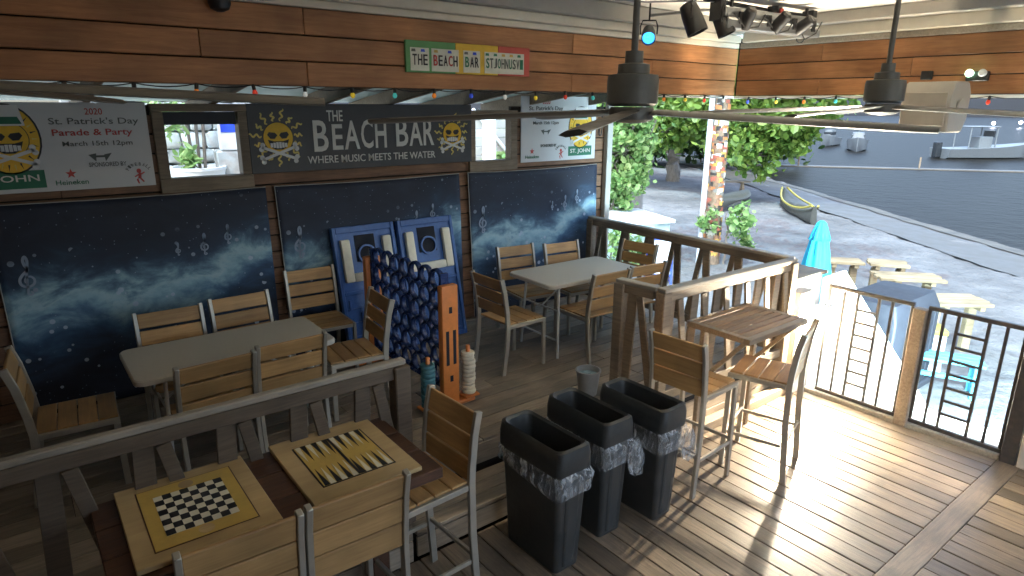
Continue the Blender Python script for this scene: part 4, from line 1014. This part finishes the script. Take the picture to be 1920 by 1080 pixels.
for s in (-1, 1): MB().lathe([(.05, 0), (.055, .01), (.05, .02)], 16).build('bracket_disc', 'speaker', spk, 0, True, loc=(s * hx, 0, .2), rot=(0, s * pi / 2, 0))
MB().box(-.03, .03, .14, .36, .22, .30).build('wall_bracket', 'speaker', spk, .004)
em = thing('emergency_light', 'small emergency lamp with green glow on the sea side fascia', 'lamp', (FX - .002, 1.99, 2.88), rad(-90))
MB().box(-.075, .075, -.05, 0, 0, .075).build('case', 'black', em, .006)
for s in (-1, 1): MB().lathe([(.025, 0), (.03, .03), (.02, .045)], 12).build('lamp_head', 'lampgreen' if s < 0 else 'panelwhite', em, 0, True, loc=(s * .045, -.05, .06), rot=(pi / 2, 0, 0))
tag(MB().box(FX - .05, FX - .001, 2.32, 2.40, 2.90, 2.97).build('junction_box', 'black', bevel=.005), 'small black box on the sea side fascia above the loudspeaker', 'box')
sc = thing('dome_camera', 'small dark dome camera on the left part of the stage fascia', 'camera', (1.115, FY - .002, 3.22), 0)
MB().lathe([(.06, 0), (.062, -.02), (.05, -.05), (.02, -.065), (.001, -.067)], 18).build('dome', 'black', sc, 0, True, loc=(0, -.06, .02))
MB().box(-.05, .05, -.06, 0, .021, .04).build('bracket', 'trim', sc, .003)

# ------------------------------------------------------------------ trees and plants
def leaf_mesh(name, pts_norm, size, m, rng, thin=1.0, droop=.3):
    vs = []; fs = []
    for c in pts_norm:
        nrm = Vector((rng.gauss(0, .6), rng.gauss(0, .6), rng.gauss(.55, .5))).normalized()
        x = nrm.orthogonal().normalized(); x.rotate(Matrix.Rotation(rng.uniform(0, 6.28), 3, nrm)); y = nrm.cross(x)
        s = size * rng.choice((.45, .7, .9, 1.1, 1.35)) * rng.uniform(.85, 1.15); o = len(vs)
        for a, b in ((-1, 0), (-.55, .62 * thin), (.35, .66 * thin), (1, 0), (.35, -.66 * thin), (-.55, -.62 * thin)):
            vs.append(tuple(Vector(c) + x * a * s * .5 + y * b * s * .5 + nrm * (-droop * abs(b) * s * .3)))
        fs += [(o, o + 1, o + 2, o + 3), (o, o + 3, o + 4, o + 5)]
    me = bpy.data.meshes.new(name); me.from_pydata(vs, [], fs); me.materials.append(M[m]); return me
def tree(name, label, base, limbs, lobes, n, size, m, seed, clump=.35, trunk_r=.16, bark='bark', group=None, cat='tree', extra=None):
    rng = random.Random(seed); t = thing(name, label, cat, base, 0, group)
    mb = MB()
    for pts, r0, r1 in limbs:
        k = len(pts); Q = []
        for i in range(k - 1):
            for s in range(4): Q.append(Vector(pts[i]).lerp(Vector(pts[i + 1]), s / 4) + Vector((rng.uniform(-.03, .03), rng.uniform(-.03, .03), 0)))
        Q.append(Vector(pts[-1])); mb.tube(Q, [r0 + (r1 - r0) * i / (len(Q) - 1) for i in range(len(Q))], 9)
    P = []
    tot = sum(l[1][0] * l[1][1] * l[1][2] for l in lobes)
    twigs = []
    for c, rr_ in lobes:
        nl = int(n * rr_[0] * rr_[1] * rr_[2] / tot); ncl = max(4, nl // 26)
        for _ in range(ncl):
            d = Vector((rng.gauss(0, 1), rng.gauss(0, 1), rng.gauss(0, 1))).normalized() * rng.uniform(.45, 1.0) ** .6
            cc = Vector((c[0] + d.x * rr_[0], c[1] + d.y * rr_[1], c[2] + d.z * rr_[2]))
            if cc.z + base[2] < -.4: cc.z = -.4 - base[2] + abs(cc.z + base[2] + .4) * .3
            cs = clump * rng.uniform(.5, 1.2)
            twigs.append((Vector(c), cc))
            for _ in range(26): P.append((cc.x + rng.gauss(0, cs), cc.y + rng.gauss(0, cs), cc.z + rng.gauss(0, cs * .75)))
    for a, b in twigs[::3]:
        mid = a.lerp(b, .5) + Vector((rng.uniform(-.2, .2), rng.uniform(-.2, .2), rng.uniform(-.1, .2)))
        mb.tube([a, mid, b], [.025, .016, .006], 4)
    mb.build('trunk', bark, t, 0, True)
    obj('crown', leaf_mesh('crown', P, size, m, rng), t)
    for c, rr_, nl in (extra or []):
        Q = []
        for _ in range(nl // 20):
            d = Vector((rng.gauss(0, 1), rng.gauss(0, 1), rng.gauss(0, 1))).normalized() * rng.uniform(.3, 1.0)
            cc = Vector((c[0] + d.x * rr_[0], c[1] + d.y * rr_[1], c[2] + d.z * rr_[2]))
            Q += [tuple(cc + Vector((rng.gauss(0, .2), rng.gauss(0, .2), rng.gauss(0, .12)))) for _ in range(20)]
        obj('unseen_dapple_leaves', leaf_mesh('unseen_dapple_leaves', Q, size * 1.4, m, rng), t)  # leaves above the view, added to cast dappled shade on the sand
    return t
G0 = -.62
# big sea-grape tree over the beach
tree('sea_grape_tree', 'broad sea grape tree with leaning trunk over the dim beach', (23.9, 18.8, G0),
     [([(0, 0, -.2), (.1, .2, 1.0), (.5, .2, 2.0), (.4, -.4, 3.2), (-.4, -1.3, 4.4)], .34, .14), ([(.4, .25, 1.7), (-.6, -1.6, 2.4), (-1.8, -3.6, 2.9), (-2.4, -5.2, 2.7)], .17, .05), ([(.5, .2, 2.2), (-1.2, .3, 3.0), (-2.6, .2, 3.4)], .15, .05), ([(.4, -.2, 3.0), (-.6, -2.4, 3.6), (-1.6, -5.0, 3.9), (-1.4, -6.3, 3.4)], .14, .04), ([(-1.2, -2.6, 2.7), (-2.4, -4.4, 2.2), (-3.0, -5.4, 1.6)], .08, .03)],
     [((-2.4, -1.6, 3.0), (1.3, 1.2, 1.0)), ((-2.9, -3.7, 3.2), (1.2, 1.2, 1.0)), ((-2.7, -5.2, 2.9), (1.1, 1.1, 1.1)), ((-1.9, -6.0, 2.4), (1.1, 1.0, .85)), ((-1.4, -6.6, 3.0), (.9, .8, .8)), ((-2.7, -5.7, 1.6), (.75, .7, .75)), ((-2.2, -2.4, 2.2), (1.0, .9, .55)), ((-3.9, -5.4, 1.9), (.9, .8, .6)), ((-1.8, -4.5, 4.3), (2.2, 2.4, 1.2)), ((-1.6, -1.2, 4.6), (2.2, 2.2, 1.2)), ((-2.8, .4, 3.2), (1.3, 1.3, 1.4)), ((-1.5, -7.2, 3.8), (1.0, 1.0, .8)), ((-3.3, -1.9, 2.3), (1.0, .9, .8)), ((-3.6, -.6, 3.0), (1.1, 1.1, .9))],
     27000, .25, 'leaf', 3, .22)
tree('sea_grape_tree', 'bright leafy tree close behind the open end of the wall', (10.75, 9.75, G0),
     [([(0, 0, -.2), (.1, 0, 1.2), (-.1, .1, 2.4), (0, .1, 4.0)], .10, .05), ([(.05, 0, 1.5), (.3, -.3, 2.4), (.4, -.4, 3.0)], .05, .02), ([(0, 0, 1.2), (-.4, .4, 2.0), (-.6, .7, 2.8)], .05, .02), ([(0, .1, 4.0), (.8, -1.6, 5.2), (1.6, -4.2, 5.2), (.6, -6, 5.2)], .05, .02), ([(0, .1, 3.9), (1.4, -.6, 5.2), (3, -1, 5.4)], .05, .02), ([(0, .1, 3.9), (-.8, -1, 5), (-1.6, -2.2, 5.3)], .05, .02)],
     [((.1, 0, 2.75), (.50, .48, .55)), ((.0, -.05, 1.85), (.42, .42, .5)), ((-.25, .15, 1.1), (.40, .40, .5)), ((.15, -.05, 3.5), (.5, .5, .5)), ((-.6, .7, 2.3), (.55, .55, 1.0)), ((-.6, .7, 1.0), (.45, .45, .7)), ((-.2, .0, 2.3), (.62, .6, 1.1))],
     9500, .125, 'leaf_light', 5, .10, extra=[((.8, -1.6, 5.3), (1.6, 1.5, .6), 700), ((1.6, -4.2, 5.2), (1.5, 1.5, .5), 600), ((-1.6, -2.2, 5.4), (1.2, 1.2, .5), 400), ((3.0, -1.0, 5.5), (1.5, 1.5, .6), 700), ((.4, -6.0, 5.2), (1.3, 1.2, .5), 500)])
tree('sea_grape_tree', 'mid green tree behind the sticker covered palm trunk', (22.0, 21.5, G0),
     [([(0, 0, -.2), (.1, .1, 1.4), (.0, .3, 2.8), (.2, .2, 4.6)], .2, .08), ([(.1, .1, 1.6), (1.0, -.9, 2.6), (2, -1.8, 3.4)], .1, .04)],
     [((0, 0, 4.0), (2.0, 2.0, 1.2)), ((1.5, -1.6, 3.4), (1.4, 1.4, .9)), ((-1.5, 1.6, 3.2), (1.8, 1.8, 1.4)), ((-2.2, 2.4, 1.8), (1.5, 1.5, 1.2))],
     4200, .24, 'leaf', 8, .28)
for (bx, by, sc_, sd, lab) in ((30.5, 24.0, .95, 24, 'dark tree right behind the leaning trunk of the broad tree'), (28, 27.0, 1.0, 25, 'dark tree between the bright near tree and the leaning trunk'), (36, 23.5, .9, 26, 'dark low tree by the water behind the palm trunk'), (32.5, 33.0, 1.5, 21, 'dark bushy tree at the far end of the beach, left of the broad tree'), (41, 33, 1.7, 22, 'dark distant tree beyond the end of the beach by the water'), (27, 30, 1.3, 23, 'dark shaded tree deep behind the leaning trunk')):
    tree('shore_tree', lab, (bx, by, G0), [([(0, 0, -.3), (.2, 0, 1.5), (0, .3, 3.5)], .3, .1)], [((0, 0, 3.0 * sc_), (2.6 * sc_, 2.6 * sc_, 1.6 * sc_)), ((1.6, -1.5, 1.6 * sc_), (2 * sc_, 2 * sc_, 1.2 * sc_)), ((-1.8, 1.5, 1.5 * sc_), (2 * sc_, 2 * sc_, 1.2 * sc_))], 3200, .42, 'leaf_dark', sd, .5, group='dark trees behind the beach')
# sticker-covered palm trunk with pipe and shrub
pt = thing('palm_trunk', 'palm trunk covered in stickers rising past the sea railing', 'tree trunk', (11.75, 8.10, G0))
pa = [Vector((0, 0, -.2)), Vector((.18, .14, .9)), Vector((.42, .32, 1.9)), Vector((.66, .50, 2.9)), Vector((.84, .64, 3.9)), Vector((1.0, .76, 5.0))]
MB().tube(pa, [.20, .175, .165, .16, .155, .15], 16).build('trunk', 'palmbark', pt, 0, True)
SM = [mat('sticker_%d' % i, c, .5, .25, 30, 0, rand=.2) for i, c in enumerate(((.62, .58, .48), (.05, .045, .04), (.55, .20, .07), (.30, .16, .09), (.70, .42, .10), (.40, .12, .08), (.72, .70, .66), (.22, .2, .17)))]
rng = random.Random(11)
for i in range(300):
    z = rng.uniform(.2, 4.6); k = next(j for j in range(5) if pa[j].z <= z <= pa[j + 1].z); u = (z - pa[k].z) / (pa[k + 1].z - pa[k].z); c = pa[k].lerp(pa[k + 1], u)
    a0 = rad(rng.uniform(125, 310)); da = rng.uniform(.35, .95); hh = rng.uniform(.05, .15); r = .168 + .012 * (1 - z / 5) + .003 * rng.random() + (.008 if z < 1 else 0)
    vs = []; tl_ = rng.uniform(-.03, .03)
    for q_ in lin(-da / 2, da / 2, 4): vs += [(c.x + r * cos(a0 + q_), c.y + r * sin(a0 + q_), z - hh / 2 + tl_ * q_), (c.x + r * cos(a0 + q_), c.y + r * sin(a0 + q_), z + hh / 2 + tl_ * q_)]
    me = MB().add(vs, [(2 * j, 2 * j + 2, 2 * j + 3, 2 * j + 1) for j in range(3)]).mesh('sticker', rng.choice(SM)); obj('sticker', me, pt)
tag(MB().tube([(11.63, 8.31, G0), (12.02, 8.60, 1.25), (12.28, 8.78, 2.3), (12.62, 9.02, 4.2)], .062, 12).build('white_pipe', 'pvc', smooth=True), 'white pipe standing along the left of the sticker covered trunk', 'pipe')
tree('shrub', 'small bright shrub at the foot of the sticker covered trunk', (11.95, 7.9, G0), [([(0, 0, -.1), (.05, 0, .6), (.0, .05, 1.1)], .03, .01)], [((.15, -.15, .95), (.28, .28, .35)), ((-.25, .3, .9), (.15, .15, .25)), ((.3, -.25, .5), (.22, .22, .3))], 480, .13, 'leaf_light', 31, .09, cat='shrub')
tree('shrub', 'leafy shrub growing below the bright tree by the wall end', (9.6, 9.0, G0), [([(0, 0, -.1), (0, 0, .7)], .03, .01)], [((0, 0, .6), (.5, .5, .5)), ((.4, -.4, .4), (.35, .35, .35))], 700, .12, 'leaf_light', 33, .12, cat='shrub')
tag(MB().tube([(12.07, 10.56, G0), (12.12, 10.6, 3.5)], .15, 14).build('grey_post', 'trimgrey', smooth=True), 'thick pale grey post among the leaves near the wall end', 'post')

# ------------------------------------------------------------------ beach things
par_ = thing('parasol', 'closed turquoise beach parasol behind the railing corner', 'parasol', (7.95, 3.92, G0))
MB().tube([(0, 0, 0), (0, 0, 1.9)], .02, 8).build('pole', 'driftwood', par_, 0, True)
MB().lathe([(.22, 0), (.22, .06), (.04, .09)], 16).build('base', 'concrete', par_, 0, True)
rings = []
for z, r in ((.75, .20), (.95, .19), (1.25, .165), (1.5, .13), (1.68, .10), (1.78, .085)):
    rings.append([(r * (1 + .16 * cos(8 * a + z * 2)) * cos(a), r * (1 + .16 * cos(8 * a + z * 2)) * sin(a), z) for a in [2 * pi * k / 40 for k in range(40)]])
MB().loft(rings).build('folded_canopy', 'turq', par_, 0, 'all')
MB().loft([[(r * (1 + .12 * cos(8 * a)) * cos(a), r * (1 + .12 * cos(8 * a)) * sin(a), z) for a in [2 * pi * k / 32 for k in range(32)]] for z, r in ((1.69, .125), (1.80, .09), (1.90, .055), (1.93, .02))]).build('vent_cap', 'turq', par_, 0, 'all')
MB().tube([(.12 * cos(a), .12 * sin(a), 1.30 + .01 * sin(3 * a)) for a in lin(0, 2 * pi, 20)], .008, 5).build('tie', 'turqpaint', par_)
def beach_table(label, c, rz, L, Wd, n, h=.75):
    t = thing('beach_table', label, 'table', (c[0], c[1], ground_z(*c) - .03), rz, 'rough wooden tables on the sand')
    for i in range(n): plank(t, 'top_plank', (random.uniform(-.03, .03), -Wd / 2 + Wd * (i + .5) / n, h), L, Wd / n - .012, .045, 'driftwood')
    for s in (-1, 1):
        MB().bar((s * L * .32, 0, 0), (s * L * .32, 0, h - .09), .11, .11).build('leg', 'driftwood', t, .01)
        MB().bar((s * L * .32, -Wd * .45, h - .055), (s * L * .32, Wd * .45, h - .055), .07, .06).build('cross_piece', 'driftwood', t, .006)
    return t
beach_table('rough wooden beach table right behind the parasol', (11.25, 5.08), rad(-50), .55, .4, 3)
beach_table('rough wooden beach table between the parasol and the long one', (11.75, 4.55), rad(-55), .6, .45, 3)
beach_table('longest rough wooden beach table behind the dark covered box', (11.0, 3.95), rad(-48), .95, .5, 4)
beach_table('rough wooden beach table nearest the gates on the right', (10.15, 3.0), rad(-40), .75, .55, 4)
cb = thing('covered_box', 'dark slate covered box on the sand beyond the white parapet', 'box', (8.05, 3.05, G0))
MB().loft([rrect(.62, .36, .03, 0), rrect(.62, .36, .03, 1.0), rrect(.56, .30, .05, 1.18)]).build('cover', 'slate', cb, 0, True)
MB().box(-.66, .66, -.40, .40, 0, .08).build('plinth', 'slate', cb, .01)
for i, x in enumerate((-.3, .1, .45)): MB().box(x - .008, x + .008, -.375, -.362, .1, .95).build('seam', 'slate', cb)
bb = thing('bench', 'small turquoise wooden bench below the yellow topped cooler', 'bench', (8.5, 2.48, G0), rad(-65))
for i in range(3): plank(bb, 'seat_plank', (0, -.12 + i * .12, .43), .75, .11, .035, 'turqpaint')
for s in (-1, 1):
    for q_ in (-1, 1): MB().bar((s * .30, q_ * .13, 0), (s * .30, q_ * .12, .412), .06, .06).build('leg', 'turqpaint', bb, .004)
MB().bar((-.3, 0, .2), (.3, 0, .2), .05, .05).build('stretcher', 'turqpaint', bb, .003)
co = thing('cooler', 'white cooler box with a yellow lid near the turquoise bench', 'cooler', (9.1, 2.98, G0), rad(-55))
MB().box(-.24, .24, -.17, .17, 0, .50).build('cooler_body', 'panelwhite', co, .02, True, seg=2); MB().box(-.25, .25, -.18, .18, .502, .57).build('lid', 'kayak', co, .02, True, seg=2)
MB().tube([(-.25, 0, .40), (-.29, 0, .34), (-.29, 0, .30)], .012, 6).build('handle', 'black', co)
ky = thing('kayak', 'dark kayak with yellow rim lying on the dim beach', 'kayak', (20.5, 11.0, ground_z(20.5, 11.0)), math.atan2(9.58 - 12.57, 18.75 - 22.25))
def hull(rings_): return MB().loft(rings_)
rs = []
for i in range(13):
    u = i / 12; x = -2.3 + 4.6 * u; wv = .36 * max(.06, sin(pi * (.04 + .92 * u))) ** .7; zt = .30 + .28 * abs(2 * u - 1) ** 3
    rs.append([(x, wv * cos(a), .16 + (zt - .16 if sin(a) > 0 else .16) * sin(a)) for a in [2 * pi * k / 12 for k in range(12)]])
hull(rs).build('hull', 'kayakdark', ky, 0, True)
MB().tube([(-2.3 + 4.6 * u, -.36 * max(.06, sin(pi * (.04 + .92 * u))) ** .7, .33 + .25 * abs(2 * u - 1) ** 3) for u in lin(0, 1, 17)], .035, 6).build('gunwale', 'kayak', ky, 0, True); MB().tube([(-2.3 + 4.6 * u, .36 * max(.06, sin(pi * (.04 + .92 * u))) ** .7, .33 + .25 * abs(2 * u - 1) ** 3) for u in lin(0, 1, 17)], .035, 6).build('gunwale', 'kayak', ky, 0, True)
MB().loft([rrect(.55, .20, .1, .31), rrect(.5, .16, .1, .34)]).build('cockpit', 'kayakdark', ky, 0, True, loc=(0, 0, .0))
ky2 = thing('canoe', 'dark upturned canoe beside the kayak on the beach', 'canoe', (19.3, 12.6, ground_z(19.3, 12.6)), rad(15))
hull([[(p[0] * .6, p[1] * 1.1, .42 - p[2] * .9 + .1) for p in r] for r in rs]).build('hull', 'kayakdark', ky2, 0, True)
bt = thing('picnic_bench', 'dark wooden picnic bench under the broad tree', 'bench', (20.8, 13.9, ground_z(20.8, 13.9)), rad(-35))
for i in range(3): plank(bt, 'top_plank', (0, -.16 + i * .16, .70), 1.5, .15, .04, 'rail')
for s in (-1, 1): MB().bar((s * .55, -.25, 0), (s * .55, .0, .68), .08, .06).build('leg', 'rail', bt); MB().bar((s * .55, .25, 0), (s * .55, .0, .68), .08, .06).build('leg', 'rail', bt)
sb = thing('serving_block', 'pale aqua painted block beyond the far end of the sea railing', 'counter', (10.35, 9.2, G0), rad(-20))
MB().box(-.55, .55, -.7, .7, 0, .98).build('block_body', 'cyanboard', sb, .015); MB().box(-.62, .62, -.78, .78, .982, 1.06).build('slab', 'panelwhite', sb, .012)
af = thing('sandwich_board', 'blue framed white sandwich board beyond the sea railing', 'sign', (9.6, 7.75, G0), rad(-42))
for s in (-1, 1):
    MB().bar((-.22, s * .18, 0), (-.22, s * .02, .95), .035, .03).build('frame_side', 'bluepaint', af); MB().bar((.22, s * .18, 0), (.22, s * .02, .95), .035, .03).build('frame_side', 'bluepaint', af)
    MB().bar((-.2, s * .04, .87), (.2, s * .04, .87), .035, .03).build('frame_rail', 'bluepaint', af); MB().bar((-.2, s * .155, .2), (.2, s * .155, .2), .035, .03).build('frame_rail', 'bluepaint', af)
    MB().loft([[(-.2, s * .145, .22), (.2, s * .145, .22), (.2, s * .045, .85), (-.2, s * .045, .85)], [(-.2, s * .135, .22), (.2, s * .135, .22), (.2, s * .035, .85), (-.2, s * .035, .85)]]).build('panel', 'panelwhite', af)
for i, (bx, by) in enumerate(((12.4, 6.1), (12.0, 5.55))):
    tag(MB().lathe([(.30, 0), (.33, .12), (.26, .30), (.1, .36), (.01, .37)], 12).build('boulder', 'rock', None, 0, True, loc=(bx, by, ground_z(bx, by) - .05)), ('flat pale boulder on the sand right of the parasol', 'flat pale boulder on the sand closer to the beach tables')[i], 'rock')

# ------------------------------------------------------------------ bay: jetty, boats, lights
jt = thing('breakwater', 'low pale breakwater line across the dark bay', 'breakwater', (42, 17, -.92), math.atan2(-10, 8))
MB().box(-30, 22, -.35, .35, -.3, .10).build('sill', 'wetsand', jt, .04)
for x in (-18, -11, -5.2, 1.5, 7.5, 13): MB().tube([(x, 0, .1), (x, 0, .75)], .05, 6).build('mooring_post', 'rail', jt)
def boat(label, loc, rz, L, kind):
    t = thing('boat', label, 'boat', loc, rz, 'boats moored in the bay')
    rs = []
    for i in range(11):
        u = i / 10; x = -L / 2 + L * u; b = L * .16 * (1 - max(0, (u - .45) / .55) ** 2.2) + .02; z1 = .75 + .45 * u ** 2
        rs.append([(x, -b, z1), (x, -b * .85, .15), (x, 0, -.25), (x, b * .85, .15), (x, b, z1)])
    MB().loft(rs).build('hull', 'boat', t, 0, True)
    if kind == 0:
        MB().loft([rrect(L * .20, L * .10, .15, .8), rrect(L * .16, L * .085, .15, 1.5)]).build('cabin', 'boat', t, 0, True, loc=(-.2, 0, 0))
        MB().box(-L * .13 - .2, L * .13, -L * .098, L * .098, 1.05, 1.32).build('cabin_window', 'boatdark', t)
        MB().tube([(0, 0, 1.5), (0, 0, 2.3)], .04, 6).build('mast', 'boat', t)
    else:
        MB().box(-L * .30, L * .02, -L * .12, L * .12, 2.25, 2.33).build('hard_top', 'boat', t, .03)
        for sx in (-L * .28, 0):
            for sy in (-1, 1): MB().tube([(sx, sy * L * .11, .7), (sx, sy * L * .11, 2.25)], .045, 6).build('top_support', 'boat', t)
        MB().box(-L * .14, L * .0, -.5, .5, .7, 1.6).build('console', 'boat', t, .05)
        MB().box(-L * .005, L * .015, -.48, .48, 1.55, 2.0).build('windscreen', 'boatdark', t)
        MB().box(-L * .56, -L * .5, -.25, .25, .1, 1.2).build('outboard', 'boatdark', t, .05)
    return t
boat('dim white cabin boat moored beyond the broad tree', (58, 26.5, -.95), rad(205), 5.2, 0)
boat('pale boat with hard top moored at the right edge of the bay', (57, 16.8, -.95), rad(-35), 7.0, 1)
boat('small dim boat left of the white cabin boat', (62, 31.0, -.95), rad(190), 3.8, 0)
def globe(name, label, loc, r, m, cat, group=None): return tag(MB().lathe([(.001, -r), (r * .7, -r * .7), (r, 0), (r * .7, r * .7), (.001, r)], 10).build(name, m, None, 0, 'all', loc=loc), label, cat, group)
def at(px, py, d):      # a direction seen from the deck, d metres away along the view
    v = Rm @ Vector(((px - 960) / 1210.9, (540 - py) / 1210.9, -1)); return (v.x * d, v.y * d, 2.68 + v.z * d)
rank = ['first', 'second', 'third', 'fourth']
far = [(1574, 201, 'w'), (1598, 200, 'w'), (1607, 202, 'w'), (1616, 200, 'w'), (1553, 236, 'c'), (1621, 237, 'c'), (1678, 236, 'c'), (1863, 231, 'c'), (1914, 230, 'c'), (1880, 200, 'c'), (1825, 207, 'c')]
far_lab = {2361553: 'faint white bay light above the small dim boat right of the trees', 2371621: 'faint white bay light between the trees and the hanging speaker', 2361678: 'faint white bay light just left below the hanging speaker', 2311863: 'bright white bay light above the hard top boat', 2301914: 'bright white bay light at the right photo edge', 2001880: 'faint white shore light right of the red bulb', 2071825: 'faint white shore light just left of the red bulb'}
for i, (a, b, kk) in enumerate(far):
    dd = 285 if b < 220 else 120
    o = globe('shore_light', (rank[i] + ' from the left of four warm lights on the far shore beside the speaker') if kk == 'w' else far_lab[b * 10000 + a], at(a, b, dd), dd * .0016 * (1.5 if (a in (1863, 1914)) else .8), 'glow_warm' if kk == 'w' else 'glow_cool', 'light', 'far warm shore lights' if kk == 'w' else 'far white bay lights')

# ------------------------------------------------------------------ back lane seen through the wall openings
tag(MB().add([(-3, 6.9, 1.55), (7, 6.9, 1.55), (7, 11, 1.75), (-3, 11, 1.75), (-3, 6.9, -.7), (7, 6.9, -.7)], [(0, 1, 2, 3), (4, 5, 1, 0)]).build('terrace', 'concrete'), kind='structure')
sw = tag(MB().box(.6, 3.2, 8.62, 8.9, 1.5, 3.4).build('stone_wall', 'mortar'), 'rough stone wall seen through the left opening', 'wall')
rng = random.Random(5); z = 1.6
while z < 3.3:
    x = .65; hh = rng.uniform(.13, .2)
    while x < 3.1:
        ww = rng.uniform(.16, .34); m = MB(); m.box(-ww / 2, ww / 2, -.10, .06, -hh / 2, hh / 2); me = m.mesh('stone', 'stone', .03, True, 2)
        for v in me.vertices: v.co += Vector((rng.uniform(-.012, .012), rng.uniform(-.03, .012), rng.uniform(-.012, .012)))
        obj('stone', me, sw, (x + ww / 2, 8.60, z + hh / 2)); x += ww + .015
    z += hh + .015
pp = thing('potted_palm', 'slender palm in a white bowl pot seen through the left opening', 'plant', (1.72, 7.95, 1.62))
MB().lathe([(.12, 0), (.20, .05), (.27, .25), (.29, .34), (.30, .34), (.30, .37), (.26, .37), (.24, .30)], 22).build('pot', 'panelwhite', pp, 0, True)
MB().lathe([(.24, .31), (.01, .33)], 18).build('soil', 'bark', pp)
for k, (dx, dy) in enumerate(((-.04, 0), (.03, .04), (.07, -.03))): MB().tube([(dx, dy, .3), (dx * 1.5, dy, .9), (dx * 2, dy * 2, 1.6)], .018, 7).build('stem', 'bark', pp, 0, True)
P = [(rng.gauss(-.28, .13), rng.gauss(0, .15), rng.gauss(.95, .18)) for _ in range(150)] + [(rng.gauss(-.1, .05), rng.gauss(-.12, .05), rng.gauss(.46, .06)) for _ in range(60)] + [(rng.gauss(0, .35), rng.gauss(0, .3), rng.gauss(1.6, .2)) for _ in range(120)]
obj('foliage', leaf_mesh('foliage', P, .15, 'leaf_light', rng, .4), pp)
nb = thing('notice_box', 'white and blue notice box on the lane seen through the left opening', 'sign', (2.12, 7.9, 1.70), rad(-8))
MB().box(-.15, .17, -.06, .10, .46, .83).build('box_body', 'panelwhite', nb, .01); MB().box(-.13, .15, -.066, -.0605, .66, .80).build('blue_band', 'bluepaint', nb); MB().box(-.16, .18, -.07, .1, .832, .86).build('box_lid', 'panelwhite', nb, .006)
MB().box(-.2, .3, -.05, .25, -.1, .458).build('plinth', 'stone', nb, .02)
tag(MB().tube([(6.22, 8.6, 1.5), (6.22, 8.6, 3.6)], .11, 16).build('white_column', 'panelwhite', smooth=True), 'white column seen through the right opening', 'column')
gb = thing('board_screen', 'grey board screen with a slanted rail seen through the right opening', 'fence', (7.0, 9.3, 1.2))
for i in range(9): plank(gb, 'board', (0, .0, .1 + i * .15), 2.2, .142, .03, 'trimgrey', rx=pi / 2)
MB().bar((-.65, -.06, 1.4), (.25, -.06, .5), .05, .05).build('slanted_rail', 'panelwhite', gb, .004); MB().bar((.3, -.06, 0), (.3, -.06, 1.5), .06, .05).build('upright', 'panelwhite', gb, .004)
tree('shrub', 'low green shrub below the grey boards seen through the right opening', (6.62, 8.9, 1.2), [([(0, 0, 0), (0, 0, .4)], .02, .01)], [((0, 0, .5), (.3, .25, .16))], 300, .10, 'leaf_light', 44, .08, cat='shrub')

# ------------------------------------------------------------------ pieces that belong to one part of their thing
def base_name(o): return o.name.split('.')[0]
RULES = {'bar_sign': [('panel', None)], 'event_poster': [('panel', None)], 'game_board': [('panel', None)], 'wall_banner': [('cloth', ('printed_note', 'hem'))],
         'parasol': [('folded_canopy', ('vent_cap', 'tie'))], 'cooler': [('cooler_body', ('handle',))], 'bucket': [('bucket_body', ('handle', 'ice_water'))],
         'potted_palm': [('pot', ('soil',))], 'trash_bin': [('bin_body', ('end_rib',)), ('liner_cuff', ('liner_knot',))], 'ceiling_fan': [('motor_housing', ('hub_cap',))],
         'toss_board': [('back_panel', ('stiffener', 'dark_recess', 'hole_ring'))], 'loudspeaker': [('cabinet', ('grille', 'bracket_disc'))], 'palm_trunk': [('trunk', ('sticker',))],
         'notice_box': [('box_body', ('blue_band', 'box_lid'))], 'covered_box': [('cover', ('seam',))]}
for o in list(C.objects):
    if o.parent is None and base_name(o) in RULES:
        for part, kids in RULES[base_name(o)]:
            ch = list(o.children); p = next((c for c in ch if base_name(c) == part), None)
            if p is None: continue
            for c in ch:
                if c is not p and (kids is None or base_name(c) in kids): c.parent = p
